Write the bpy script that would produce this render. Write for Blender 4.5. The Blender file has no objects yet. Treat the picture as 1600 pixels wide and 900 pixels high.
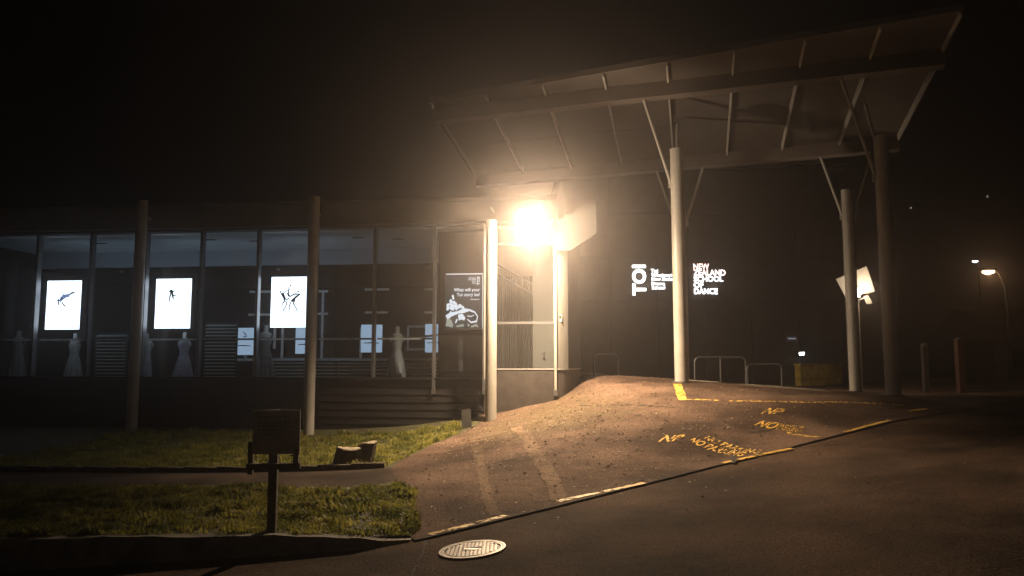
import bpy, bmesh, math, random
import numpy as np
from mathutils import Vector, Matrix
from mathutils.geometry import delaunay_2d_cdt
random.seed(7); RNG = np.random.default_rng(7)
scene = bpy.context.scene
COL = scene.collection
# ------------------------------------------------------------------ camera
F = 1150.0; PITCH = math.radians(5.5); CZ = 1.7
cam_d = bpy.data.cameras.new('camera'); cam = bpy.data.objects.new('camera', cam_d); COL.objects.link(cam)
cam_d.sensor_width = 36; cam_d.lens = 36*F/1600; cam_d.clip_start = .05; cam_d.clip_end = 1500
cam.location = (0, 0, CZ); cam.rotation_euler = (math.radians(90)+PITCH, 0, 0)
scene.camera = cam
# ------------------------------------------------------------------ sky, sun, exposure
SUN_EL, SUN_AZ = math.radians(28), math.radians(200)      # faint night glow from behind the camera
w = bpy.data.worlds.new('World'); scene.world = w; w.use_nodes = True
wn = w.node_tree; bg = wn.nodes['Background']
sky = wn.nodes.new('ShaderNodeTexSky'); sky.sky_type = 'NISHITA'; sky.sun_disc = False
sky.sun_elevation = SUN_EL; sky.sun_rotation = SUN_AZ
wn.links.new(sky.outputs[0], bg.inputs[0]); bg.inputs[1].default_value = .00012
sl = bpy.data.lights.new('night_glow', 'SUN'); so = bpy.data.objects.new('night_glow', sl); COL.objects.link(so)
sl.energy = .022; sl.angle = math.radians(12); sl.color = (1, .82, .62)
sd = Vector((math.sin(SUN_AZ)*math.cos(SUN_EL), math.cos(SUN_AZ)*math.cos(SUN_EL), math.sin(SUN_EL)))
so.rotation_euler = sd.to_track_quat('Z', 'Y').to_euler()
scene.view_settings.view_transform = 'Standard'; scene.view_settings.look = 'None'
scene.view_settings.exposure = 0; scene.view_settings.gamma = 1; scene.view_settings.use_curve_mapping = False
FLOOD_W = 3900.0; SPILL_W = 950.0; HAZE_D = .0058; POSTER_E = 3.0

# ------------------------------------------------------------------ photo ray helpers
def ray(px, py):
    dx = (px-800)/F; dy = (450-py)/F
    return np.array([dx, math.cos(PITCH)-dy*math.sin(PITCH), math.sin(PITCH)+dy*math.cos(PITCH)])
CAMP = np.array([0, 0, CZ])
def at_y(px, py, Y):
    r = ray(px, py); return CAMP+r*(Y/r[1])
def on_plane(px, py, p, n):
    r = ray(px, py); n = np.array(n, float); return CAMP+r*(np.dot(np.array(p)-CAMP, n)/np.dot(r, n))

# ------------------------------------------------------------------ materials
def M(name, col, rough=.7, metal=0, var=.25, scale=6, bump=0, bscale=40, col2=None, spec=.4, emit=0, detail=6):
    m = bpy.data.materials.new(name); m.use_nodes = True; nt = m.node_tree; b = nt.nodes['Principled BSDF']
    b.inputs['Roughness'].default_value = rough; b.inputs['Metallic'].default_value = metal
    b.inputs['Specular IOR Level'].default_value = spec
    geo = nt.nodes.new('ShaderNodeNewGeometry')
    n = nt.nodes.new('ShaderNodeTexNoise'); n.inputs['Scale'].default_value = scale; n.inputs['Detail'].default_value = detail
    nt.links.new(geo.outputs['Position'], n.inputs['Vector'])
    r = nt.nodes.new('ShaderNodeValToRGB'); r.color_ramp.elements[0].position = .3; r.color_ramp.elements[1].position = .7
    c1 = tuple(c*(1-var) for c in col)+(1,); c2 = tuple(min(1, c*(1+var)) for c in (col2 or col))+(1,)
    r.color_ramp.elements[0].color = c1; r.color_ramp.elements[1].color = c2
    nt.links.new(n.outputs['Fac'], r.inputs[0]); nt.links.new(r.outputs[0], b.inputs['Base Color'])
    if emit:
        b.inputs['Emission Strength'].default_value = emit; b.inputs['Emission Color'].default_value = tuple(col)+(1,)
    if bump:
        n2 = nt.nodes.new('ShaderNodeTexNoise'); n2.inputs['Scale'].default_value = bscale; n2.inputs['Detail'].default_value = 8
        nt.links.new(geo.outputs['Position'], n2.inputs['Vector'])
        bp = nt.nodes.new('ShaderNodeBump'); bp.inputs['Strength'].default_value = bump; bp.inputs['Distance'].default_value = .02
        nt.links.new(n2.outputs['Fac'], bp.inputs['Height']); nt.links.new(bp.outputs[0], b.inputs['Normal'])
    return m
def emit_mat(name, col, s):
    m = bpy.data.materials.new(name); m.use_nodes = True; nt = m.node_tree
    nt.nodes.remove(nt.nodes['Principled BSDF']); e = nt.nodes.new('ShaderNodeEmission')
    e.inputs[0].default_value = tuple(col)+(1,); e.inputs[1].default_value = s
    nt.links.new(e.outputs[0], nt.nodes['Material Output'].inputs[0]); return m
def glass_mat(name, tint=(.86, .9, .93), refl=1.0):
    m = bpy.data.materials.new(name); m.use_nodes = True; nt = m.node_tree
    nt.nodes.remove(nt.nodes['Principled BSDF'])
    t = nt.nodes.new('ShaderNodeBsdfTransparent'); t.inputs[0].default_value = tuple(tint)+(1,)
    g = nt.nodes.new('ShaderNodeBsdfGlossy'); g.inputs['Roughness'].default_value = .015; g.inputs[0].default_value = (refl, refl, refl, 1)
    lw = nt.nodes.new('ShaderNodeLayerWeight'); lw.inputs[0].default_value = .5
    pw = nt.nodes.new('ShaderNodeMath'); pw.operation = 'POWER'; pw.inputs[1].default_value = 5; nt.links.new(lw.outputs['Facing'], pw.inputs[0])
    fr = nt.nodes.new('ShaderNodeMath'); fr.operation = 'MULTIPLY_ADD'; fr.inputs[1].default_value = .95; fr.inputs[2].default_value = .04; nt.links.new(pw.outputs[0], fr.inputs[0])
    mx = nt.nodes.new('ShaderNodeMixShader')
    nt.links.new(fr.outputs[0], mx.inputs[0]); nt.links.new(t.outputs[0], mx.inputs[1]); nt.links.new(g.outputs[0], mx.inputs[2])
    nt.links.new(mx.outputs[0], nt.nodes['Material Output'].inputs[0]); return m
def asphalt(name, base, speck, speck_amt, patch_col=None, rough=.75, patch_scale=.7, drift=None):
    m = bpy.data.materials.new(name); m.use_nodes = True; nt = m.node_tree; b = nt.nodes['Principled BSDF']; L = nt.links.new
    geo = nt.nodes.new('ShaderNodeNewGeometry')
    def noise(s, d=6, r=.55):
        n = nt.nodes.new('ShaderNodeTexNoise'); n.inputs['Scale'].default_value = s; n.inputs['Detail'].default_value = d
        n.inputs['Roughness'].default_value = r; L(geo.outputs['Position'], n.inputs['Vector']); return n
    def ramp(src, p0, p1, c0, c1):
        r = nt.nodes.new('ShaderNodeValToRGB'); e = r.color_ramp.elements; e[0].position = p0; e[1].position = p1
        e[0].color = c0; e[1].color = c1; L(src, r.inputs[0]); return r
    bc = tuple(base)
    big = ramp(noise(patch_scale, 5).outputs['Fac'], .38, .64, tuple(c*.6 for c in bc)+(1,), tuple(c*1.35 for c in (patch_col or bc))+(1,))
    fine = ramp(noise(55, 4, .7).outputs['Fac'], .36, .68, (.36, .34, .33, 1), (1.7, 1.62, 1.55, 1))
    mul = nt.nodes.new('ShaderNodeMix'); mul.data_type = 'RGBA'; mul.blend_type = 'MULTIPLY'; mul.inputs[0].default_value = .95
    L(big.outputs[0], mul.inputs[6]); L(fine.outputs[0], mul.inputs[7])
    if drift:
        sx = nt.nodes.new('ShaderNodeSeparateXYZ'); L(geo.outputs['Position'], sx.inputs[0])
        def mth(op, a, b):
            q = nt.nodes.new('ShaderNodeMath'); q.operation = op
            for i, k in enumerate((a, b)):
                if isinstance(k, (int, float)): q.inputs[i].default_value = k
                else: L(k, q.inputs[i])
            return q.outputs[0]
        d2 = mth('ADD', mth('POWER', mth('DIVIDE', mth('SUBTRACT', sx.outputs[0], .7), 1.7), 2), mth('POWER', mth('DIVIDE', mth('SUBTRACT', sx.outputs[1], 14.0), 2.3), 2))
        ns = noise(2.4, 9, .68); amt = mth('ADD', mth('MULTIPLY', ns.outputs['Fac'], 2.0), mth('MULTIPLY', d2, -.42))
        rr = ramp(amt, .55, .95, (0, 0, 0, 1), (1, 1, 1, 1))
        md = nt.nodes.new('ShaderNodeMix'); md.data_type = 'RGBA'; L(rr.outputs[0], md.inputs[0]); L(mul.outputs[2], md.inputs[6])
        dr2 = ramp(noise(38, 6, .75).outputs['Fac'], .35, .68, tuple(c*.45 for c in drift)+(1,), tuple(c*1.5 for c in drift)+(1,)); L(dr2.outputs[0], md.inputs[7]); mul = md
    vor = nt.nodes.new('ShaderNodeTexVoronoi'); vor.inputs['Scale'].default_value = 34; L(geo.outputs['Position'], vor.inputs['Vector'])
    clump = noise(1.6, 4)
    thr = nt.nodes.new('ShaderNodeMath'); thr.operation = 'MULTIPLY'; L(clump.outputs['Fac'], thr.inputs[0]); thr.inputs[1].default_value = speck_amt
    lt = nt.nodes.new('ShaderNodeMath'); lt.operation = 'LESS_THAN'; L(vor.outputs['Distance'], lt.inputs[0]); L(thr.outputs[0], lt.inputs[1])
    wn_ = nt.nodes.new('ShaderNodeSeparateColor'); L(vor.outputs['Color'], wn_.inputs[0])
    g2 = nt.nodes.new('ShaderNodeMath'); g2.operation = 'GREATER_THAN'; L(wn_.outputs[0], g2.inputs[0]); g2.inputs[1].default_value = .8
    mm = nt.nodes.new('ShaderNodeMath'); mm.operation = 'MULTIPLY'; L(lt.outputs[0], mm.inputs[0]); L(g2.outputs[0], mm.inputs[1])
    mx = nt.nodes.new('ShaderNodeMix'); mx.data_type = 'RGBA'; L(mm.outputs[0], mx.inputs[0]); L(mul.outputs[2], mx.inputs[6]); mx.inputs[7].default_value = tuple(speck)+(1,)
    L(mx.outputs[2], b.inputs['Base Color']); b.inputs['Roughness'].default_value = .92; b.inputs['Specular IOR Level'].default_value = .08
    h1 = noise(28, 8, .7); h2 = noise(4.5, 6)
    ad = nt.nodes.new('ShaderNodeMath'); ad.operation = 'MULTIPLY_ADD'; L(h2.outputs['Fac'], ad.inputs[0]); ad.inputs[1].default_value = .8; L(h1.outputs['Fac'], ad.inputs[2])
    bp = nt.nodes.new('ShaderNodeBump'); bp.inputs['Strength'].default_value = .8; bp.inputs['Distance'].default_value = .035
    L(ad.outputs[0], bp.inputs['Height']); L(bp.outputs[0], b.inputs['Normal'])
    return m
def worn_paint(name, col, lo=.42, hi=.5, scale=14):
    m = bpy.data.materials.new(name); m.use_nodes = True; nt = m.node_tree; b = nt.nodes['Principled BSDF']; L = nt.links.new
    b.inputs['Base Color'].default_value = tuple(col)+(1,); b.inputs['Roughness'].default_value = .6
    geo = nt.nodes.new('ShaderNodeNewGeometry'); n = nt.nodes.new('ShaderNodeTexNoise'); n.inputs['Scale'].default_value = scale; n.inputs['Detail'].default_value = 8
    L(geo.outputs['Position'], n.inputs['Vector'])
    r = nt.nodes.new('ShaderNodeValToRGB'); r.color_ramp.elements[0].position = lo; r.color_ramp.elements[1].position = hi; L(n.outputs['Fac'], r.inputs[0])
    t = nt.nodes.new('ShaderNodeBsdfTransparent'); mx = nt.nodes.new('ShaderNodeMixShader')
    L(r.outputs[0], mx.inputs[0]); L(t.outputs[0], mx.inputs[1]); L(b.outputs[0], mx.inputs[2]); L(mx.outputs[0], nt.nodes['Material Output'].inputs[0])
    return m

ASPH_D = asphalt('driveway_asphalt', (.100, .064, .047), (.40, .30, .21), .32, (.136, .090, .067), drift=(.11, .078, .048))
ASPH_R = asphalt('road_asphalt', (.066, .042, .029), (.3, .24, .17), .12, (.084, .054, .038), rough=.8)
ASPH_PATH = asphalt('footpath_surface', (.075, .056, .045), (.25, .2, .15), .2, (.10, .075, .058))
CONC = M('pale_concrete', (.30, .27, .23), .85, var=.3, scale=3, bump=.3)
CONC_D = M('kerb_concrete', (.20, .18, .15), .9, var=.4, scale=5, bump=.4)
SOIL = M('soil', (.055, .04, .028), .95, var=.4, scale=7, bump=.6, bscale=20)
TURF = M('turf_soil', (.06, .055, .022), .95, var=.45, scale=5, bump=.6, bscale=30)
GRASS = M('grass_blades', (.15, .19, .025), .6, var=.5, scale=3, col2=(.26, .23, .05))
_nt = GRASS.node_tree; _tr = _nt.nodes.new('ShaderNodeBsdfTranslucent'); _mx = _nt.nodes.new('ShaderNodeMixShader'); _mx.inputs[0].default_value = .5
_pb = _nt.nodes['Principled BSDF']; _cl = _pb.inputs['Base Color'].links[0].from_socket; _nt.links.new(_cl, _tr.inputs[0])
_nt.links.new(_pb.outputs[0], _mx.inputs[1]); _nt.links.new(_tr.outputs[0], _mx.inputs[2]); _nt.links.new(_mx.outputs[0], _nt.nodes['Material Output'].inputs[0])
YEL = worn_paint('worn_yellow_paint', (.72, .42, .07), .40, .47, 11)
YEL2 = worn_paint('thin_yellow_paint', (.70, .42, .08), .44, .52, 16)
TAR = M('tar_crack', (.012, .010, .009), .9, var=.2)
WALLD = M('dark_stained_boards', (.013, .011, .010), .6, var=.35, scale=9, bump=.25, bscale=60)
WALLB = M('dark_brown_render', (.060, .048, .042), .75, var=.25, scale=5, bump=.3)
CLAD = M('dark_cladding', (.040, .034, .032), .7, var=.25, scale=3)
FASC = M('fascia_paint', (.16, .135, .115), .55, var=.12, scale=2.5)
WHITE = M('white_paint', (.58, .56, .52), .5, var=.06, scale=3)
GREYW = M('grey_wall', (.30, .285, .27), .7, var=.06, scale=3)
CEIL = M('ceiling_paint', (.62, .66, .70), .8, var=.05, scale=2)
BULK = M('bulkhead_paint', (.36, .38, .42), .8, var=.06, scale=2)
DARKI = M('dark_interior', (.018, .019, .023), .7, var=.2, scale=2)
FLOORI = M('dark_floor', (.03, .03, .034), .35, var=.2, scale=4)
STEELC = M('painted_steel_column', (.36, .335, .30), .42, var=.10, scale=4, bump=.04, bscale=30)
ALU = M('aluminium_mullion', (.22, .22, .23), .35, metal=.6, var=.1, scale=6)
GALV = M('galvanised_tube', (.20, .195, .19), .42, metal=.7, var=.2, scale=14)
CANW = M('canopy_soffit', (.085, .07, .06), .65, var=.10, scale=1.2)
RIBM = M('canopy_rib_paint', (.46, .44, .41), .45, var=.08, scale=3)
BEAMM = M('canopy_beam_paint', (.13, .105, .09), .55, var=.1, scale=2)
BLACK = M('black_trim', (.012, .012, .013), .5, var=.1)
TIMB = M('weathered_timber', (.09, .07, .052), .85, var=.4, scale=8, bump=.5, bscale=24)
BOARD = M('faded_sign_board', (.34, .30, .27), .8, var=.2, scale=9, bump=.15)
SIGNTXT = M('faded_sign_letters', (.16, .14, .13), .8, var=.2)
BARK = M('stump_bark', (.07, .055, .042), .95, var=.5, scale=14, bump=.8, bscale=22)
CUT = M('cut_wood', (.42, .34, .24), .85, var=.3, scale=16, bump=.3, bscale=50)
IRON = M('cast_iron', (.012, .011, .010), .5, metal=.3, var=.3, scale=30)
IRONL = M('worn_cast_iron', (.34, .30, .27), .45, metal=.6, var=.3, scale=40)
DRESS = [M('grey_gown_cloth', (.40, .40, .41), .85, var=.25, scale=9), M('lavender_gown_cloth', (.40, .385, .47), .8, var=.3, scale=14),
         M('pale_gown_cloth', (.5, .49, .47), .85, var=.2, scale=9), M('dark_gown_cloth', (.2, .2, .21), .85, var=.3, scale=12)]
FORM = M('dress_form_cloth', (.40, .38, .36), .9, var=.1)
SLAT = M('slat_metal', (.42, .40, .36), .35, metal=.4, var=.1)
PRINTW = emit_mat('lit_poster_white', (.86, .93, 1.0), POSTER_E)
PRINTR = emit_mat('added_back_glow', (.70, .86, 1.0), 2.5)
REFLB = emit_mat('poster_reflection_blue', (.50, .66, .84), .68)
INK = M('black_ink', (.012, .012, .02), .6, var=.1); INKB = emit_mat('blue_ink_backlit', (.30, .38, .68), .75); INKG = emit_mat('grey_ink_backlit', (.30, .33, .40), .6)
POSTD = M('dark_poster_print', (.07, .078, .08), .5, var=.15, scale=5, emit=.55)
POSTWH = emit_mat('poster_white_print', (.95, .97, 1.0), 1.1)
POSTCR = emit_mat('poster_cream_print', (.8, .8, .62), .55)
LETT = emit_mat('lit_sign_letters', (1, 1, 1), 5.0)
LETTR = emit_mat('lit_sign_letters_red', (1, .62, .56), 3.6)
HALO = M('letter_case_red', (.35, .03, .03), .5)
GLASS = glass_mat('window_glass'); GLASS2 = glass_mat('entrance_glass', (.93, .94, .94))
YWALL = M('yellow_wall_paint', (.26, .18, .025), .8, var=.4, scale=5, bump=.3)
HOUSEM = M('house_wall', (.10, .09, .085), .8); ROOFM = M('house_roof', (.05, .035, .03), .8)
LEAFM = M('dry_leaves', (.36, .28, .17), .8, var=.4, scale=20)
HILLM = M('hill_bush', (.012, .014, .010), .95, var=.5, scale=.05)

# ------------------------------------------------------------------ mesh building
class MB:
    def __init__(s): s.v = []; s.f = []
    def add(s, vs, fs):
        o = len(s.v); s.v += [tuple(map(float, p)) for p in vs]; s.f += [tuple(i+o for i in f) for f in fs]; return s
    def box(s, c, size, ax=None):
        ax = ax if ax is not None else np.eye(3); c = np.array(c, float); hx, hy, hz = [k/2 for k in size]
        vs = [c+ax[0]*(sx*hx)+ax[1]*(sy*hy)+ax[2]*(sz*hz) for sx in (-1, 1) for sy in (-1, 1) for sz in (-1, 1)]
        return s.add(vs, [(0, 1, 3, 2), (4, 6, 7, 5), (0, 4, 5, 1), (2, 3, 7, 6), (0, 2, 6, 4), (1, 5, 7, 3)])
    def bar(s, a, b, wd, hd, up=(0, 0, 1)):
        a = np.array(a, float); b = np.array(b, float); d = b-a; L = np.linalg.norm(d); d = d/L
        u = np.array(up, float); sx = np.cross(d, u); sx /= np.linalg.norm(sx); u2 = np.cross(sx, d)
        return s.box((a+b)/2, (L, wd, hd), np.array([d, sx, u2]))
    def tube(s, pts, rad, n=12, cap=True):
        pts = [np.array(p, float) for p in pts]; R = rad if hasattr(rad, '__len__') else [rad]*len(pts)
        vs = []; prev = None
        for i, p in enumerate(pts):
            d = pts[min(i+1, len(pts)-1)]-pts[max(i-1, 0)]; d /= np.linalg.norm(d)
            if prev is None:
                a = np.array([0, 0, 1.]) if abs(d[2]) < .9 else np.array([0, 1., 0]); x = np.cross(d, a)
            else: x = prev-d*np.dot(prev, d)
            x /= np.linalg.norm(x); prev = x; y = np.cross(d, x)
            for k in range(n):
                t = 2*math.pi*k/n; vs.append(p+(x*math.cos(t)+y*math.sin(t))*R[i])
        fs = [(i*n+k, i*n+(k+1) % n, (i+1)*n+(k+1) % n, (i+1)*n+k) for i in range(len(pts)-1) for k in range(n)]
        if cap: fs += [tuple(range(n))[::-1], tuple((len(pts)-1)*n+k for k in range(n))]
        return s.add(vs, fs)
    def prism(s, poly, off):                                 # polygon (3D points) pushed by a vector
        n = len(poly); off = np.array(off, float); p = [np.array(q, float) for q in poly]
        return s.add(p+[q+off for q in p], [tuple(range(n))[::-1], tuple(range(n, 2*n))]+[(i, (i+1) % n, (i+1) % n+n, i+n) for i in range(n)])
    def build(s, name, mat, parent=None, origin=None, smooth=False, kind=None):
        return mk(name, s.v, s.f, mat, parent, origin, smooth, kind)
ORG = {}
def mk(name, v, f, mat, parent=None, origin=None, smooth=False, kind=None):
    o3 = np.array(ORG[parent.name] if parent is not None else (origin if origin is not None else (0, 0, 0)), float)
    me = bpy.data.meshes.new(name); vv = np.asarray(v, float).reshape(-1, 3)-o3
    me.from_pydata(vv.tolist(), [], f); me.update()
    bm = bmesh.new(); bm.from_mesh(me); bmesh.ops.recalc_face_normals(bm, faces=bm.faces); bm.to_mesh(me); bm.free()
    if smooth:
        me.polygons.foreach_set('use_smooth', [True]*len(me.polygons))
        try: me.set_sharp_from_angle(angle=math.radians(42))
        except Exception: pass
    me.materials.append(mat); o = bpy.data.objects.new(name, me); COL.objects.link(o)
    if parent is not None: o.parent = parent
    else: o.location = o3
    ORG[o.name] = o3
    if kind: o['kind'] = kind
    return o
def thing(name, loc, label, cat, group=None):
    o = bpy.data.objects.new(name, None); COL.objects.link(o); o.location = loc; o.empty_display_size = .2
    ORG[o.name] = np.array(loc, float); return tag(o, label, cat, group)
def tag(o, label, cat, group=None):
    o['label'] = label; o['category'] = cat
    if group: o['group'] = group
    return o
_txt = {}
def text_mesh(s, bold=.0):
    key = (s, bold)
    if key not in _txt:
        cu = bpy.data.curves.new('t', 'FONT'); cu.body = s; cu.offset = bold; cu.resolution_u = 3
        ob = bpy.data.objects.new('t', cu); COL.objects.link(ob); bpy.context.view_layer.update()
        me = ob.evaluated_get(bpy.context.evaluated_depsgraph_get()).to_mesh()
        v = np.array([tuple(x.co) for x in me.vertices]); fs = [tuple(p.vertices) for p in me.polygons]
        bpy.data.objects.remove(ob); bpy.data.curves.remove(cu)
        lo = v.min(0); hi = v.max(0); v = (v-lo)/np.maximum(hi-lo, 1e-6); _txt[key] = (v, fs, (hi-lo)[0]/(hi-lo)[1])
    return _txt[key]
def text_quad(name, s, fn, mat, parent, bold=.01, kind=None):   # fn(u,v) -> world point, u,v in 0..1
    v, fs, _ = text_mesh(s, bold)
    return mk(name, [fn(a, b) for a, b, _c in v], fs, mat, parent, kind=kind)
def in_poly(P, poly):
    x, y = P[:, 0], P[:, 1]; ins = np.zeros(len(P), bool); n = len(poly)
    for i in range(n):
        x1, y1 = poly[i]; x2, y2 = poly[(i+1) % n]
        c = ((y1 > y) != (y2 > y)) & (x < (x2-x1)*(y-y1)/(y2-y1+1e-12)+x1); ins ^= c
    return ins
def region(name, poly, step, hf, mat, kind='structure', smooth=True, jit=.3):
    b = []
    for i in range(len(poly)):
        p = np.array(poly[i], float); q = np.array(poly[(i+1) % len(poly)], float); n = max(1, int(np.linalg.norm(q-p)/step))
        b += [p+(q-p)*k/n for k in range(n)]
    b = np.array(b); lo, hi = b.min(0), b.max(0)
    gx, gy = np.meshgrid(np.arange(lo[0], hi[0], step), np.arange(lo[1], hi[1], step)); P = np.c_[gx.ravel(), gy.ravel()]
    P = P+RNG.uniform(-jit, jit, P.shape)*step; P = P[in_poly(P, poly)]
    dm = np.full(len(P), 9.)
    for k in range(0, len(b), 200):
        if len(P): dm = np.minimum(dm, np.sqrt(((P[:, None]-b[None, k:k+200])**2).sum(2)).min(1))
    P = P[dm > step*.45]
    V = np.r_[b, P]; nb = len(b)
    r = delaunay_2d_cdt([Vector(p) for p in V], [(i, (i+1) % nb) for i in range(nb)], [], 1, 1e-5)
    v2 = np.array([tuple(x) for x in r[0]]); z = hf(v2[:, 0], v2[:, 1])
    o = mk(name, np.c_[v2, z], [tuple(f) for f in r[2]], mat, None, None, smooth, kind)
    for p in o.data.polygons:
        if p.normal.z < 0: p.flip()
    return o

# ------------------------------------------------------------------ terrain
CP = np.array([(-14, 6.2, .06), (-8, 6.4, .09), (-4.65, 6.68, .12), (-2.6, 6.86, .11), (-1.36, 6.98, .07), (-.9, 7.15, .02), (-14, 11, .1), (-8, 10, .11), (-4, 9.3, .11), (-1.6, 9.6, .12),
    (-14, 16.5, .12), (-8.3, 16.4, .12), (-4.3, 15.92, .08), (-2.0, 11.5, .12), (-1.6, 13.8, .16), (-2.4, 15.6, .15), (-.42, 15.48, .45), (.93, 15.75, .82), (1.18, 15.95, .95), (1.46, 16.5, 1.13), (1.65, 17.5, 1.27),
    (2.7, 17.2, 1.28), (3.66, 16, 1.2), (7.66, 15, .96), (8.55, 18.5, .89), (4.6, 19.5, 1.08), (2.2, 19.5, 1.26), (1.5, 25, 1.2), (5, 26, 1.0), (10, 26, .85), (15, 22, .82), (17, 27, .8), (17, 17, 1.0), (-14, 26, .9), (-3, 26, 1.1), (-3, 19, .7),
    (2.65, 9.5, .35), (6.2, 12, .70), (9.5, 13.8, .9), (.8, 8.3, .17), (3.14, 13.5, .95), (6.67, 13, .90), (.6, 12, .50), (2.2, 13.2, .80), (-.6, 12, .27)])
def _k(r2): return np.where(r2 > 1e-12, r2*np.log(np.maximum(r2, 1e-12)), 0)
_n = len(CP); _A = np.zeros((_n+3, _n+3)); _A[:_n, :_n] = _k(((CP[:, None, :2]-CP[None, :, :2])**2).sum(2))+np.eye(_n)*.02
_P = np.c_[np.ones(_n), CP[:, :2]]; _A[:_n, _n:] = _P; _A[_n:, :_n] = _P.T
_W = np.linalg.solve(_A, np.r_[CP[:, 2], 0, 0, 0])
def h0(x, y):
    x = np.atleast_1d(np.asarray(x, float)); y = np.atleast_1d(np.asarray(y, float)); out = np.zeros(len(x))
    for k in range(0, len(x), 4000):
        X = np.c_[x[k:k+4000], y[k:k+4000]]; out[k:k+4000] = _k(((X[:, None]-CP[None, :, :2])**2).sum(2))@_W[:_n]+np.c_[np.ones(len(X)), X]@_W[_n:]
    return out
def g(x, y=None):
    return np.interp(np.asarray(x, float), [-40, -14, -4.65, -.9, .5, 6.2, 9.5, 14, 30], [-.6, -.36, -.144, 0, .13, .70, .93, 1.02, 1.1])
EDGE = np.array([(-40, 3.6), (-14, 5.75), (-4.65, 6.56), (-1.36, 6.86), (-.9, 7.05), (6.2, 12), (9.5, 13.9), (14, 15.4), (30, 18)])
def edge_y(x): return np.interp(x, EDGE[:, 0], EDGE[:, 1])
_VG = np.random.default_rng(21).random((256, 256))
def vn(x, y):
    xi = np.floor(x).astype(int); yi = np.floor(y).astype(int); fx = x-xi; fy = y-yi; fx = fx*fx*(3-2*fx); fy = fy*fy*(3-2*fy); q = lambda a, b: _VG[a & 255, b & 255]
    return (q(xi, yi)*(1-fx)+q(xi+1, yi)*fx)*(1-fy)+(q(xi, yi+1)*(1-fx)+q(xi+1, yi+1)*fx)*fy
def relief(x, y):                                           # washed gravel ridges near the wall, patched asphalt below
    m = np.exp(-(((x-.4)/1.9)**2+((y-13.2)/2.9)**2)); u = x*.8+y*.35; v = y*1.0-x*.35
    r = 1-np.abs(2*vn(u*2.2+3*vn(x*.8, y*.8), v*5.0)-1); r2 = vn(x*3.6, y*3.6)+.5*vn(x*6.5, y*6.5)
    lump = vn(x*1.3+40, y*1.3)
    return m*(.034*(r-.5)+.026*(r2-.75))+.014*(lump-.5)*(.3+m)+.007*(r2-.75)
def hd(x, y):                                               # driveway: meets the road along its edge
    x = np.atleast_1d(np.asarray(x, float)); y = np.atleast_1d(np.asarray(y, float))
    d = np.clip((y-edge_y(x))*.8/1.3, 0, 1); t = d*d*(3-2*d)
    wob = relief(x, y)*t
    return (g(x)+.018)*(1-t)+h0(x, y)*t+wob
def hit(px, py, hf):
    r = ray(px, py); a, b = 1.5, 60.0
    for n in (240, 60, 60):
        t = np.linspace(a, b, n); P = CAMP+r*t[:, None]; below = np.nonzero(P[:, 2] < hf(P[:, 0], P[:, 1]))[0]
        if not len(below): return CAMP+r*b
        k = max(1, below[0]); a, b = t[k-1], t[k]
    return CAMP+r*b
LB = [(-.97, 7.2), (-1.05, 8.0), (-1.22, 9.0), (-1.4, 9.35), (-1.55, 10.0), (-1.75, 10.85), (-1.72, 11.6), (-1.4, 13.4), (-.85, 14.9), (-.7, 15.2), (-.62, 16.4)]
KL = lambda x: 6.68+(x+4.65)*.085                            # back of kerb
road = region('road', [(-40, -6), (30, -6), (30, 18.3), (14, 15.7), (9.5, 14.2), (6.2, 12.3), (-.9, 7.3), (-1.6, 7.05), (-4.65, 6.75), (-14, 5.9), (-40, 3.9)], .5, lambda x, y: g(x)+0*y, ASPH_R)
drive = region('driveway', [tuple(p) for p in EDGE[4:8]]+[(17, 16.3), (17, 29), (-.6, 29)]+LB[::-1], .11, hd, ASPH_D)
verge = region('grass_verge', [(-14, KL(-14)), (-1.36, KL(-1.36)), LB[0]]+LB[1:4]+[(-14, 9.35)], .2, h0, TURF)
path = region('footpath', [(-14, 9.35)]+LB[3:6]+[(-14, 10.85)], .2, h0, ASPH_PATH)
strip = region('planting_strip', [(-14, 10.85)]+LB[5:]+[(-14, 18)], .25, h0, TURF)
def far_h(x, y):
    base = np.minimum(h0(np.clip(x, -14, 17), np.clip(y, 5, 28))-.35, 1.0)
    return np.where((y < 6), -1.2, base)
gp = MB(); xs = [-400, -150, -60, -30, -14, -8, -3, 0, 4, 9, 14, 20, 40, 80, 160, 400]; ys = [-80, -20, 0, 4, 7, 10, 13, 16, 19, 23, 28, 40, 70, 120, 250, 700]
for y in ys:
    for x in xs: gp.v.append((x, y, float(far_h(np.array([x]), np.array([y]))[0]) if y < 60 else .2))
gp.f = [(j*len(xs)+i, j*len(xs)+i+1, (j+1)*len(xs)+i+1, (j+1)*len(xs)+i) for j in range(len(ys)-1) for i in range(len(xs)-1)]
gp.build('ground', SOIL, kind='structure', smooth=True)
# kerb along the verge
m = MB(); xs = np.r_[np.linspace(-14, -1.5, 60), np.linspace(-1.4, -.95, 8)]; rows = []
for i, x in enumerate(xs):
    yb = KL(x) if x < -1.4 else np.interp(x, [-1.4, -.95], [KL(-1.4), 7.16]); top = float(h0(x, yb)[0])+.012; bot = float(g(x))-.15
    top = top if x < -1.4 else np.interp(x, [-1.4, -.95], [top, float(g(-.95))+.01])
    wv = .006*math.sin(x*5)+.004*math.sin(x*17)
    rows.append([(x, yb+.02, bot), (x, yb+.02, top), (x, yb-.095+wv, top+wv), (x, yb-.12+wv, top-.03), (x, yb-.15+wv, bot)])
for r_ in rows: m.v += r_
m.f = [(i*5+k, i*5+k+1, (i+1)*5+k+1, (i+1)*5+k) for i in range(len(rows)-1) for k in range(4)]
m.f += [(0, 1, 2, 3, 4), tuple((len(rows)-1)*5+k for k in range(5))]
m.build('kerb', CONC_D, kind='structure')
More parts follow.
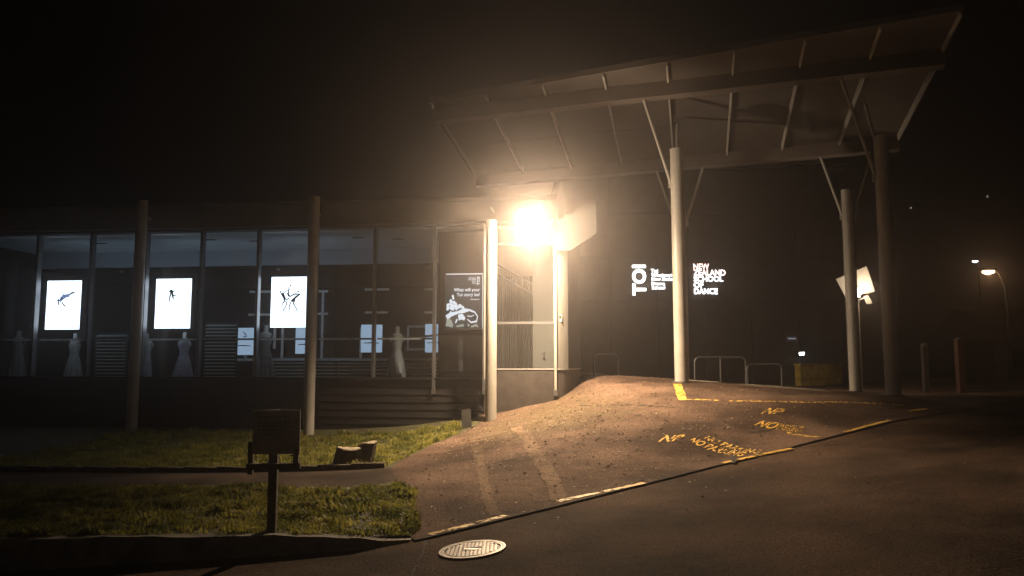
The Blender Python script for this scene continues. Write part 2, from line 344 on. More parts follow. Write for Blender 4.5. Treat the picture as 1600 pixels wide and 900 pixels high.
# hills far behind
m = MB(); nx, ny = 60, 10
for j in range(ny):
    for i in range(nx):
        a = -500+1100*i/(nx-1); t = j/(ny-1); y = 130+t*330
        z = -2+(70+22*math.sin(a*.011+1)+9*math.sin(a*.037))*math.sin(min(1, t*1.1)*math.pi/2)*(1 if a > -100 else .6)
        m.v.append((a, y, z))
m.f = [(j*nx+i, j*nx+i+1, (j+1)*nx+i+1, (j+1)*nx+i) for j in range(ny-1) for i in range(nx-1)]
m.build('hills', HILLM, kind='structure', smooth=True)
def hill_z(a, y):
    t = (y-130)/330; return -2+(70+22*math.sin(a*.011+1)+9*math.sin(a*.037))*math.sin(min(1, t*1.1)*math.pi/2)*(1 if a > -100 else .6)

# ------------------------------------------------------------------ ribbons on the ground
def ribbon(name, pts, wd, hf, mat, parent, off=.006, ragged=0, n=14, nc=2):
    P = [np.array(p, float)[:2] for p in pts]; out = []
    for i in range(len(P)-1):
        for k in range(n): out.append(P[i]+(P[i+1]-P[i])*k/n)
    out.append(P[-1]); v = []
    for i, p in enumerate(out):
        d = out[min(i+1, len(out)-1)]-out[max(i-1, 0)]; d /= np.linalg.norm(d)+1e-9; nn = np.array([-d[1], d[0]])
        e = [1+ragged*random.uniform(-1, 1), 1+ragged*random.uniform(-1, 1)]
        for c in range(nc):
            s = -1+2*c/(nc-1); q = p+nn*s*(wd/2)*(e[0] if s < 0 else e[1]); v.append((q[0], q[1], float(np.atleast_1d(hf(q[0], q[1]))[0])+off))
    return mk(name, v, [(nc*i+c, nc*i+c+1, nc*i+nc+c+1, nc*i+nc+c) for i in range(len(out)-1) for c in range(nc-1)], mat, parent)
GP = lambda x, y: hit(x, y, hd)
RP = lambda x, y: hit(x, y, lambda a, b: g(a))
for a, b in (((672, 836), (742, 819)), ((748, 817), (792, 806)), ((872, 784), (938, 770)), ((944, 769), (1008, 755)), ((1130, 724), (1180, 713)), ((1184, 712), (1238, 701)), ((1322, 675), (1390, 657)), ((1420, 643), (1450, 639))):
    p, q = GP(*a), GP(*b); d = (q-p)/np.linalg.norm(q-p); nn = np.array([-d[1], d[0], 0])*.06
    ribbon('yellow_line', [p+nn*.2, q+nn*.2], .10, hd, YEL if a[0] > 800 else YEL2, drive, ragged=.12)
for a, b in (((420, 870), (548, 857)),): ribbon('yellow_line', [RP(*a), RP(*b)], .05, lambda x, y: g(x), YEL2, road, .005, .1)
ribbon('yellow_line', [GP(1058, 600), GP(1062, 612), GP(1067, 625)], .16, hd, YEL, drive, ragged=.2)
ribbon('yellow_line', [GP(1064, 625), GP(1124, 626)], .09, hd, YEL2, drive, ragged=.1)
ribbon('yellow_line', [GP(1137, 627), GP(1260, 629)], .08, hd, YEL2, drive, ragged=.1)
ribbon('yellow_line', [GP(1262, 629), GP(1412, 633)], .07, hd, YEL2, drive, ragged=.1)
def ground_text(s, quad, mat):
    c = [GP(*q) for q in quad]
    def fn(u, v):
        p = (c[0]*(1-u)+c[1]*u)*(1-v)+(c[3]*(1-u)+c[2]*u)*v; return (p[0], p[1], float(hd(p[0], p[1])[0])+.009)
    return text_quad('painted_lettering', s, fn, mat, drive, .022)
ground_text('NP', [(1028, 691), (1060, 691), (1073, 679), (1041, 681)], YEL)
ground_text('NP', [(1188, 647), (1217, 649), (1229, 640), (1203, 638)], YEL2)
ground_text('NO PARKING', [(1074, 690), (1158, 714), (1168, 708), (1086, 685)], YEL)
ground_text('NO PARKING', [(1098, 686), (1184, 710), (1193, 704), (1108, 682)], YEL2)
ground_text('NO', [(1178, 665), (1207, 672), (1222, 662), (1192, 658)], YEL)
ground_text('PARKING', [(1212, 672), (1250, 677), (1257, 667), (1219, 662)], YEL2)
ribbon('yellow_line', [GP(1228, 676), GP(1281, 683)], .10, hd, YEL2, drive, ragged=.2)
# seam between driveway and road, cracks, repaired trench lines
ep = [np.array([x, edge_y(x)+.0]) for x in np.linspace(-.9, 13, 40)]
ribbon('seam', ep, .017, lambda x, y: np.maximum(hd(x, y), g(x)), TAR, drive, .004, .85, 4)
def crack(pts, wd, hf=hd, par=None):
    P = [hit(x, y, hf) for x, y in pts]; o = []
    for i in range(len(P)-1):
        for k in range(6):
            p = P[i]+(P[i+1]-P[i])*k/6; o.append(p[:2]+RNG.normal(0, .018, 2))
    o.append(P[-1][:2]); ribbon('crack', o, wd, hf, TAR, par or drive, .007 if hf is hd else .005, .7, 2)
for pts, wd in ((((905, 634), (1010, 635), (1055, 637)), .03), (((985, 650), (1002, 648)), .03), (((1145, 724), (1148, 705), (1150, 690)), .05), (((1060, 732), (1085, 735)), .02), (((1270, 650), (1305, 654)), .03),
                (((990, 688), (1012, 692)), .02), (((850, 700), (880, 708), (905, 705)), .016), (((1170, 676), (1205, 673)), .02)): crack(pts, wd)
crack(((668, 842), (660, 865), (644, 900)), .014, lambda a, b: g(a), road)
crack(((860, 886), (960, 872), (1010, 868)), .008, lambda a, b: g(a), road)
PALE = asphalt('trench_fill', (.165, .115, .08), (.36, .27, .18), .3, (.20, .14, .10))
ribbon('trench_fill', [GP(742, 690), GP(752, 735), GP(762, 780), GP(775, 806)], .13, hd, PALE, drive, .006, .3, 24, 5)
ribbon('trench_fill', [GP(806, 668), GP(835, 705), GP(862, 750), GP(876, 782)], .2, hd, PALE, drive, .006, .3, 24, 5)
# leaf litter
lv = []; lf = []
while len(lf) < 2600:
    k = random.random()
    x = random.uniform(-1.4, 6.5); y = random.uniform(7.2, 18)
    if y < edge_y(x)+.05 and random.random() < .75: continue
    if k > math.exp(-((x-.8)**2/5+(y-13.5)**2/14))+.06: continue
    z = float(hd(x, y)[0] if y > edge_y(x) else g(x))+(.006 if y > edge_y(x) else .004); r = random.uniform(.012, .035); a = random.uniform(0, 6.3); e = random.uniform(.3, .6); tl = random.uniform(0, .02)
    if x < np.interp(y, [p[1] for p in LB], [p[0] for p in LB])+.05: continue
    o = len(lv); c, s_ = math.cos(a), math.sin(a)
    lv += [(x-r*c, y-r*s_, z), (x+r*e*s_, y-r*e*c, z+tl), (x+r*c, y+r*s_, z+tl*.4), (x-r*e*s_, y+r*e*c, z+tl*.7)]; lf.append((o, o+1, o+2, o+3))
lo = mk('leaf_litter', lv, lf, LEAFM, kind='stuff'); tag(lo, 'small dry leaves and chips scattered over the driveway', 'leaves')
# grass blades
def grass(name, poly, n, hmin, hmax, label, dens=None):
    P = np.array(poly); lo, hi = P.min(0), P.max(0); pts = RNG.uniform(lo, hi, (int(n*1.8), 2)); pts = pts[in_poly(pts, poly)]
    nz = np.sin(pts[:, 0]*2.1+np.sin(pts[:, 1]*1.3)*2)*np.sin(pts[:, 1]*2.7+pts[:, 0])+.55*np.sin(pts[:, 0]*7+pts[:, 1]*5)
    pts = pts[RNG.random(len(pts)) < np.clip(1.5*vn(pts[:, 0]*3.3+9, pts[:, 1]*3.3)-.1, .06, 1)]
    z = h0(pts[:, 0], pts[:, 1]); N = len(pts); a = RNG.uniform(0, 6.28, N); cl = vn(pts[:, 0]*5, pts[:, 1]*5); L = RNG.uniform(hmin, hmax, N)*(.35+1.5*cl*cl); ln = RNG.uniform(.1, 1.0, N)*L; wd = RNG.uniform(.003, .011, N)*np.where(RNG.random(N) < .15, 1.8, 1)
    dx, dy = np.cos(a), np.sin(a); V = np.zeros((N, 5, 3))
    for k, (t, ww, zz) in enumerate(((0, -1, 0), (0, 1, 0), (.45, .8, .6), (.45, -.8, .6), (1, 0, 1))):
        V[:, k, 0] = pts[:, 0]+dx*ln*t-dy*wd*ww; V[:, k, 1] = pts[:, 1]+dy*ln*t+dx*wd*ww; V[:, k, 2] = z-.003+L*zz*(1 if k < 4 else .9)
    f = []; 
    for i in range(N): o = i*5; f.append((o, o+1, o+2, o+3)); f.append((o+3, o+2, o+4))
    me = bpy.data.meshes.new(name); me.from_pydata(V.reshape(-1, 3).tolist(), [], f); me.materials.append(GRASS)
    ob = bpy.data.objects.new(name, me); COL.objects.link(ob); ob['kind'] = 'stuff'; tag(ob, label, 'grass'); return ob
grass('verge_grass', [(-8.5, KL(-8.5)+.02), (-1.36, KL(-1.36)), LB[0], (-.9, 7.5), LB[1], (-1.12, 9.0), (-1.3, 9.33), (-8.5, 9.35)], 90000, .03, .085, 'clumpy mown green grass on the verge between kerb and footpath')
grass('wall_grass', [(-8.5, 10.95), (-1.85, 10.95), (-1.75, 11.6), (-1.45, 13.4), (-.95, 14.8), (-1.1, 15.6), (-8.5, 16.4)], 60000, .03, .11, 'rough grass on the strip between timber edging and dark board wall')
# timber edging behind the footpath
m = MB(); xs = np.linspace(-14, -1.85, 26)
for i in range(len(xs)-1):
    a, b = xs[i], xs[i+1]; m.bar((a, 10.9, float(h0(a, 10.9)[0])+.02), (b+.002, 10.9, float(h0(b, 10.9)[0])+.0), .07, .13)
o = m.build('timber_edging', TIMB, origin=(-5, 10.9, .1)); tag(o, 'long low dark timber edging along the back of the footpath', 'edging')

# ------------------------------------------------------------------ main building
an = math.atan(.114); E3 = np.array([math.cos(an), -math.sin(an), 0]); N3 = np.array([-math.sin(an), -math.cos(an), 0]); Z3 = np.array([0, 0, 1.])
FO = np.array([-.63, 16.0, 0]); AX = np.array([E3, -N3, Z3])
def fp(s, off, z): return FO+E3*s+N3*off+Z3*z
def fac(px, py, off=0):
    p = on_plane(px, py, FO+N3*off, N3); return float(np.dot(p-FO, E3)), float(p[2])
ZS, ZT, ZF = 1.283, 4.622, 5.2; S0 = -13.0
bld = thing('school_building', fp(-5, 0, .1), 'long glazed school building with dark board base and flat roof, lit from inside', 'building')
def fbox(name, s0, s1, o0, o1, z0, z1, mat, parent=bld, **kw):
    return MB().box(fp((s0+s1)/2, (o0+o1)/2, (z0+z1)/2), (s1-s0, abs(o1-o0), z1-z0), AX).build(name, mat, parent, **kw)
MUL = [-1.08-1.36*k for k in range(9)]                      # mullion line
# board base: each plank its own
basew = fbox('base_wall', S0, .02, -.30, -.06, -.3, ZS-.03, WALLD)
edges = [S0, -11.72, -7.72, -3.69, .02]
for a, b in zip(edges[:-1], edges[1:]):
    for k in range(8):
        z0 = -.05+k*.162; 
        MB().add([fp(a+.004, -.058, z0), fp(b-.004, -.058, z0), fp(b-.004, -.058, z0+.17), fp(a+.004, -.058, z0+.17), fp(a+.004, -.012, z0), fp(b-.004, -.012, z0), fp(b-.004, -.036, z0+.156), fp(a+.004, -.036, z0+.156)],
                 [(0, 1, 2, 3), (4, 7, 6, 5), (0, 4, 5, 1), (3, 2, 6, 7), (0, 3, 7, 4), (1, 5, 6, 2)]).build('plank', WALLD, bld)
fbox('window_sill', S0, .0, -.16, .05, ZS-.028, ZS+.012, BLACK)
# curved entrance base wall
CW = [fp(.02, 0, 0)[:2], fp(.9, 0, 0)[:2], np.array([.95, 15.78]), np.array([1.1, 15.86]), np.array([1.22, 16.0]), np.array([1.36, 16.3]), np.array([1.46, 16.62]), np.array([1.56, 17.05]), np.array([1.63, 17.55])]
def curved(name, pts, z0, z1, th, mat, parent=bld):
    m = MB(); n = len(pts)
    for i, p in enumerate(pts):
        d = np.array(pts[min(i+1, n-1)])-np.array(pts[max(i-1, 0)]); d /= np.linalg.norm(d); q = np.array(p)+np.array([-d[1], d[0]])*th
        for a, z in ((p, z0), (p, z1), (q, z1), (q, z0)): m.v.append((a[0], a[1], z))
    m.f = [(i*4+k, i*4+(k+1) % 4, (i+1)*4+(k+1) % 4, (i+1)*4+k) for i in range(n-1) for k in range(4)]+[(0, 1, 2, 3), tuple((n-1)*4+k for k in range(4))]
    return m.build(name, mat, parent, smooth=True)
curved('entrance_base_wall', CW, 0, 1.465, .2, WALLB)
curved('base_wall_capping', [np.array(p)+np.array([.012, -.012]) for p in CW], 1.467, 1.492, .22, GREYW)
SW = CW[2:5]
curved('white_wall', SW, 1.494, 4.15, .12, M('jamb_paint', (.22, .21, .195), .6, var=.06))
curved('side_wall', [CW[4]+np.array([.004, .03]), CW[6], CW[8], np.array([1.75, 19.5]), np.array([1.85, 24])], 1.494, 4.58, .15, CLAD)
for p0 in ((873, 490),):
    c = at_y(875.5, 497, 15.83); MB().box(c, (.075, .03, .15), AX).build('intercom_box', GREYW, bld)
    MB().box(c+np.array([0, -.018, .02]), (.045, .01, .06), AX).build('intercom_screen', BLACK, bld)
# floor, ceiling, back walls
fbox('interior_floor', S0, 1.5, -9, -.32, .90, .95, FLOORI)
fbox('interior_ceiling', S0, .02, -2.9, -.1, 4.60, 4.66, CEIL)
bulk = fbox('bulkhead', S0, -1.1, -3.0, -2.86, 4.20, 4.66, BULK)
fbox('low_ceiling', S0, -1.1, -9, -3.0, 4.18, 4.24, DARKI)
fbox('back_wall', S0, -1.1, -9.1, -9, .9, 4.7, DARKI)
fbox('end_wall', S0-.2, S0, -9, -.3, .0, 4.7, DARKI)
for s, o in ((-9.9, -1.2), (-6.9, -1.0), (-5.9, -1.3), (-3.2, -1.1), (-2.3, -1.4)): fbox('ceiling_vent', s-.14, s+.14, o-.04, o+.04, 4.585, 4.597, BLACK)
for s in (-10.8, -8.35, -6.2, -5.3, -2.0, -1.5): MB().tube([fp(s, -3.35, 4.178), fp(s, -3.35, 4.11)], .05, 10).build('ceiling_spotlight', GREYW, bld)
# grey partition with notice panel
fbox('partition', -1.07, .0, -.62, -.5, 1.42, 4.58, M('partition_paint', (.13, .125, .12), .75, var=.05))
fbox('partition_base', -1.07, .0, -.62, -.46, .95, 1.42, DARKI)
fbox('partition_return', -1.10, -1.074, -3.0, -.5, .95, 4.58, DARKI)
frm0 = M('pale_rail', (.8, .82, .85), .35)
# mullions + panes + transom rail
for i, s in enumerate(MUL+[.03]):
    tl = s > -1.2
    mu = fbox('mullion', s-.03, s+.03, -.09, .05, ZS-.25 if tl else ZS+.012, ZT, ALU)
    if tl: fbox('mullion_foot', s-.04, s+.04, -.005, .055, ZS-.34, ZS-.25, GALV, mu)
for a, b in zip([S0]+MUL[::-1], MUL[::-1]+[.03]):
    if b-a > .1: fbox('pane', a+.032, b-.032, -.03, -.02, ZS+.014, ZT-.01, GLASS)
fbox('head_frame', S0, .03, -.1, .06, ZT+.002, ZT+.06, ALU)
for a, b in zip([S0]+MUL[::-1][:-1], MUL[::-1]): fbox('rail', a+.05, b-.05, -.16, -.11, 2.125, 2.165, frm0)
MB().bar(fp(-1.9, -.14, 2.14), fp(-.05, -.14, 2.32), .05, .045).build('rail', BLACK, bld)
# fascia and roof
fbox('fascia', S0, 1.62, -.12, .16, ZT+.06, ZF, FASC)
fbox('fascia_trim', S0, 1.62, .16, .19, ZF-.06, ZF+.03, FASC)
fbox('roof', S0, 1.5, -10, -.12, ZT+.08, ZF-.02, CLAD)
# glazed entrance corner
ent = [(.30, 1.55)]
for s0, s1 in ent:
    fbox('entrance_pane', s0, s1, -.03, -.02, 1.50, 2.45, GLASS2); fbox('entrance_pane', s0, s1, -.03, -.02, 2.50, 4.18, GLASS2); fbox('entrance_pane', s0, s1, -.03, -.02, 4.22, ZT, GLASS2)
    fbox('transom', s0, s1, -.07, .02, 2.45, 2.50, ALU); fbox('transom', s0, s1, -.06, .01, 4.18, 4.215, ALU)
fbox('mullion', .25, .30, -.09, .05, 1.5, ZT, ALU)
mu = fbox('mullion', 1.55, 1.60, -.05, .08, .98, ZT, STEELC); fbox('mullion_foot', 1.53, 1.62, .02, .09, .92, 1.04, GALV, mu)
fbox('mullion', .03, .09, -.09, .06, ZS-.02, ZT, STEELC)
fbox('jamb_panel', .09, .25, -.05, -.01, 1.49, ZT, GREYW)
# inside of the entrance: pale wall, tall curtains, stair handrails
fbox('entrance_wall', .98, 1.55, -1.3, -1.2, .95, 4.58, M('entrance_wall_paint', (.17, .165, .155), .7, var=.05))
fbox('entrance_back_wall', .0, 1.0, -2.3, -2.2, .95, 4.58, GREYW)
fbox('entrance_side_wall', -.02, .02, -2.3, -.5, .95, 4.58, GREYW)
fbox('entrance_ceiling', .02, 1.5, -2.3, -.1, 4.56, 4.62, WHITE)
fbox('door_handle', 1.22, 1.27, -1.19, -1.15, 1.72, 1.86, GALV)
CURT = M('curtain_cloth', (.15, .135, .125), .9, var=.12)
for k in range(6):
    s = .06+k*.155; pts = []
    cm = MB(); 
    for i in range(13):
        ss = s+.145*i/12; oo = -1.9+.03*math.sin(i*1.6+k); cm.v += [tuple(fp(ss, oo, .96)), tuple(fp(ss, oo, 3.7))]
    cm.f = [(2*i, 2*i+2, 2*i+3, 2*i+1) for i in range(12)]
    cm.build('curtain', CURT, bld, smooth=True)
for dz in (0, .24):
    a = fp(.12, -1.0, 3.93-dz); b = fp(1.0, -1.15, 3.42-dz); m = MB(); m.tube([a, b], .022, 8); m.build('stair_handrail', GALV, bld, smooth=True)
for t in (.55, .97): 
    p = fp(.12, -1.0, 3.93)*(1-t)+fp(1.0, -1.15, 3.42)*t; MB().tube([p+np.array([0, 0, .05]), p-np.array([0, 0, .33])], .016, 8).build('handrail_bracket', GALV, bld)
# raked white fin at the roof's end
q = [at_y(x, y, 15.62) for x, y in ((866, 347), (932, 315), (932, 365), (892, 391), (866, 391))]
MB().prism(q, (.02, .07, 0)).build('roof_fin', M('fin_paint', (.052, .05, .046), .65, var=.06), bld)
# steel columns in front of the facade
for s, zb in ((-11.72, .1), (-7.72, .11), (-3.68, .06), (.25, .40)):
    p = fp(s, .5, 0); top = 5.24 if s < 0 else 4.62
    c = MB().tube([(p[0], p[1], zb-.2), (p[0], p[1], top)], .118, 28).build('column', STEELC, bld, smooth=True)
    MB().tube([(p[0], p[1], top), (p[0], p[1], top+.015)], .123, 28).build('column_cap', STEELC, c)
    MB().tube([(p[0], p[1], 4.9), tuple(fp(s, .15, 4.9))], .03, 10).build('column_bracket', STEELC, c)
# inner slats, bench and inner window frames
for s0, s1, z0, z1, off in ((-10.1, -9.3, 1.0, 2.35, -1.5), (-7.25, -6.45, 1.0, 2.6, -1.6), (-3.9, -1.15, 1.0, 1.66, -1.8), (-5.6, -3.95, 1.0, 1.66, -1.8)):
    k = 0; z = z0
    while z < z1:
        MB().bar(fp(s0, off, z), fp(s1, off, z), .05, .016, up=N3*.4+Z3).build('slat', SLAT, bld); z += .085
    fbox('slat_backing', s0, s1, off-.10, off-.06, z0, z1, DARKI)
fbox('bench_top', -5.6, -1.15, -2.1, -1.76, 1.68, 1.72, BULK)
OFI = -3.6
def inner(px, py): return fac(px, py, OFI)
frm = M('inner_window_frame', (.8, .82, .85), .4)
for px, y0, y1 in ((383, 512, 562), (339, 512, 562), (502, 455, 562), (563, 512, 562), (428, 512, 545), (440, 512, 560), (637, 510, 548)):
    s, za = inner(px, y0); s, zb = inner(px, y1); fbox('inner_window_frame', s-.03, s+.03, OFI-.04, OFI, zb, za, frm)
for x0, x1, y in ((390, 480, 455), (388, 480, 491), (488, 512, 455), (484, 512, 490), (570, 608, 452), (570, 606, 488), (663, 679, 452), (663, 679, 488), (339, 480, 562), (484, 604, 562), (637, 672, 510), (637, 672, 546)):
    s0, z = inner(x0, y); s1, z = inner(x1, y); fbox('inner_window_frame', s0, s1, OFI-.03, OFI, z-.03, z+.03, frm)

# ------------------------------------------------------------------ lit posters behind the glass
def stroke(m, pts, wds, P):
    pts = [np.array(p, float) for p in pts]; L = []; R = []
    for i, p in enumerate(pts):
        d = pts[min(i+1, len(pts)-1)]-pts[max(i-1, 0)]; d /= np.linalg.norm(d)+1e-9; n = np.array([-d[1], d[0]])*wds[i]/2; L.append(p+n); R.append(p-n)
    o = len(m.v); m.v += [tuple(P(*q)) for q in L+R]; k = len(pts); m.f += [(o+i, o+i+1, o+k+i+1, o+k+i) for i in range(k-1)]
def disc(m, c, r, P, e=1, n=14):
    o = len(m.v); m.v += [tuple(P(c[0]+r*math.cos(6.2832*i/n), c[1]+r*e*math.sin(6.2832*i/n))) for i in range(n)]; m.f.append(tuple(range(o, o+n)))
def lightbox(px, py0, wpx, off, label, ht=1.19, wd=.90, mat=PRINTW):
    s, zt = fac(px, py0, off); t = thing('poster_lightbox', fp(s, off, zt-ht), label, 'poster', 'lit dance posters in the windows')
    fbox('case', s-wd/2, s+wd/2, off-.09, off-.012, zt-ht, zt, BLACK, t)
    fbox('light_panel', s-wd/2+.008, s+wd/2-.008, off-.012, off, zt-ht+.008, zt-.008, mat, t)
    fbox('rear_glow_panel', s-wd/2+.02, s+wd/2-.02, off-.10, off-.09, zt-ht+.02, zt-.02, PRINTR, t)  # glowing back added to light the ceiling and gowns
    P = lambda u, v: fp(s-wd/2+u*wd, off+.004, zt-ht+v*ht)
    return t, P
t, P = lightbox(101, 438, 54, -.45, 'white backlit poster of one dancer in blue leaping backwards, beside a pale gown')
m = MB(); stroke(m, [(.40, .57), (.43, .62), (.50, .665), (.60, .69), (.70, .715)], [.05, .085, .095, .06, .035], P); stroke(m, [(.50, .67), (.475, .73), (.465, .79)], [.045, .028, .012], P); stroke(m, [(.42, .575), (.40, .54)], [.035, .02], P); stroke(m, [(.62, .685), (.66, .66)], [.05, .03], P); m.build('dancer_print', INKB, t)
m = MB(); stroke(m, [(.37, .575), (.345, .60), (.355, .625)], [.06, .055, .03], P); stroke(m, [(.355, .585), (.36, .53), (.385, .485)], [.045, .035, .01], P); stroke(m, [(.44, .60), (.47, .635)], [.06, .055], P)
stroke(m, [(.68, .725), (.76, .745), (.84, .765)], [.03, .04, .01], P); stroke(m, [(.45, .56), (.52, .50), (.62, .45)], [.025, .03, .01], P); disc(m, (.46, .395), .02, P, .6); m.build('dancer_print', INK, t)
text_quad('lettering', 'WORLD CLASS', lambda u, v: P(.2+.62*u, .325+.028*v), INKG, t)
t, P = lightbox(272, 435, 54, -.45, 'white backlit poster of a small leaping figure in dark clothes, above a lavender gown')
m = MB(); stroke(m, [(.36, .735), (.43, .755), (.52, .735)], [.012, .05, .012], P); disc(m, (.445, .755), .035, P, .6)
stroke(m, [(.44, .74), (.415, .66), (.40, .58), (.395, .49)], [.05, .04, .032, .008], P); stroke(m, [(.47, .735), (.485, .66), (.50, .60)], [.05, .055, .03], P); stroke(m, [(.49, .66), (.54, .655), (.60, .66)], [.02, .022, .008], P); stroke(m, [(.5, .61), (.54, .57)], [.03, .02], P); stroke(m, [(.5, .745), (.56, .77)], [.02, .01], P)
m.build('dancer_print', INK, t); text_quad('lettering', 'WORLD CLASS', lambda u, v: P(.13+.72*u, .315+.04*v), INK, t)
m = MB(); stroke(m, [(.2, .17), (.28, .168), (.3, .17)], [.006, .008, .006], P); m.build('small_print', INKG, t)
t, P = lightbox(453, 432, 54, -.45, 'white backlit poster of three dancers balancing together, next to a steel column')
m = MB()
for hx, hy in ((.26, .70), (.52, .82), (.735, .705)): disc(m, (hx, hy), .024, P, .75)
stroke(m, [(.27, .675), (.33, .645), (.37, .58), (.39, .54)], [.02, .075, .06, .08], P); stroke(m, [(.39, .53), (.33, .48), (.31, .42), (.35, .39)], [.03, .025, .02, .012], P); stroke(m, [(.41, .53), (.44, .46), (.38, .37), (.34, .335)], [.03, .028, .024, .02], P); stroke(m, [(.31, .66), (.42, .72), (.47, .73)], [.02, .018, .01], P)
stroke(m, [(.47, .80), (.49, .76), (.475, .69), (.46, .64)], [.015, .035, .03, .085], P); stroke(m, [(.46, .64), (.53, .61), (.63, .655), (.78, .655)], [.06, .026, .03, .022], P)
stroke(m, [(.80, .65), (.70, .61), (.63, .565), (.56, .51)], [.012, .045, .04, .06], P); stroke(m, [(.65, .57), (.6, .51)], [.06, .10], P); stroke(m, [(.55, .5), (.51, .43), (.51, .33)], [.03, .026, .022], P); stroke(m, [(.6, .49), (.66, .42), (.73, .33)], [.03, .026, .018], P); stroke(m, [(.42, .54), (.5, .58)], [.02, .03], P)
m.build('dancer_print', INK, t); text_quad('lettering', 'WORLD CLASS', lambda u, v: P(.14+.66*u, .325+.026*v), INK, t)
# dark poster on the grey partition
s0, z1 = fac(697, 428, -.44); s1, z0 = fac(753, 513, -.44)
t = thing('notice_lightbox', fp((s0+s1)/2, -.44, z0), 'dark grey illuminated poster with white lettering, on the grey partition by the entrance', 'poster')
fbox('case', s0-.02, s1+.05, -.495, -.45, z0-.03, z1+.02, GREYW, t); fbox('light_edge', s1+.005, s1+.04, -.45, -.44, z0, z1+.005, POSTWH, t); fbox('light_edge', s0, s1+.002, -.45, -.44, z1-.018, z1+.005, POSTWH, t)
fbox('print', s0, s1, -.449, -.442, z0, z1-.022, POSTD, t); fbox('lower_rail', s0-.03, s1+.05, -.49, -.44, z0-.16, z0-.10, BLACK, t)
P = lambda u, v: fp(s0+(s1-s0)*u, -.438, z0+(z1-.022-z0)*v)
text_quad('lettering', 'What will your', lambda u, v: P(.22+.72*u, .665+.085*v), POSTWH, t, .02)
text_quad('lettering', 'Toi story be?', lambda u, v: P(.30+.64*u, .575+.085*v), POSTWH, t, .02)
text_quad('lettering', 'TOI', lambda u, v: P(.94-.085*v, .80+.155*u), POSTWH, t, .03)
for k, (tx, a) in enumerate((('Whakaari', .62), ('New Zealand', .62), ('Drama', .72), ('School', .72))): text_quad('lettering', tx, lambda u, v, k=k, a=a: P(a+(.83-a)*u, .925-k*.032+.026*v), POSTWH, t, .02)
m = MB(); stroke(m, [(.68, .535), (.92, .537)], [.012, .012], P); m.build('underline', POSTWH, t)
m = MB(); rr = random.Random(3)
for k in range(30):
    x, y = rr.gauss(.17, .07), rr.gauss(.42, .055); disc(m, (min(.5, max(.05, x)), y), rr.uniform(.018, .045), P, .8, 9)
for k in range(14): disc(m, (rr.uniform(.3, .5), rr.uniform(.36, .46)), rr.uniform(.012, .035), P, .8, 8)
m.build('flower_print', POSTWH, t)
m = MB(); stroke(m, [(.02, .20), (.15, .26), (.35, .30), (.5, .33), (.65, .34), (.8, .30), (.88, .22), (.85, .13), (.7, .11), (.6, .17)], [.10, .08, .05, .09, .04, .03, .03, .035, .03, .02], P)
stroke(m, [(.60, .23), (.70, .22), (.78, .245)], [.02, .02, .012], P); stroke(m, [(.35, .20), (.45, .22), (.53, .17)], [.11, .11, .06], P); stroke(m, [(.27, .10), (.32, .17)], [.03, .04], P); m.build('ring_print', POSTWH, t)
m = MB(); stroke(m, [(.02, .12), (.12, .10), (.2, .03)], [.17, .14, .05], P); stroke(m, [(.3, .04), (.5, .06)], [.03, .05], P); stroke(m, [(.7, .03), (.85, .06), (.9, .02)], [.03, .05, .02], P); disc(m, (.63, .06), .025, P); m.build('figure_print', POSTCR, t)
# poster reflections deep in the foyer, modelled as small glowing blue panels
for x0, x1, y0, y1, lab in ((363, 396, 512, 555, 'poster reflection modelled as a dim blue panel inside the foyer, left of the dark gown'), (462, 492, 510, 553, 'poster reflection modelled as a dim blue panel inside the foyer, behind the three dancers poster'),
                            (564, 597, 507, 551, 'poster reflection modelled as a dim blue panel inside the foyer, left of the pale bare-shouldered gown'), (664, 690, 506, 551, 'poster reflection modelled as a dim blue panel inside the foyer, beside the grey partition')):
    of = OFI+.06; sa, zt = fac(x0, y0, of); sb, zb = fac(x1, y1, of)
    t = thing('poster_reflection', fp((sa+sb)/2, of, zb), lab, 'poster', 'poster reflections modelled as panels in the foyer')
    fbox('case', sa, sb, of-.05, of-.008, zb, zt, BLACK, t); fbox('light_panel', sa+.006, sb-.006, of-.008, of, zb+.006, zt-.006, REFLB, t)
    P = lambda u, v: fp(sa+(sb-sa)*u, of+.003, zb+(zt-zb)*v)
    m = MB(); stroke(m, [(.5, .85), (.62, .75), (.66, .68), (.5, .66)], [.02, .05, .05, .02], P); stroke(m, [(.15, .34), (.5, .35), (.85, .34)], [.025, .04, .025], P); m.build('dancer_print', INK, t)

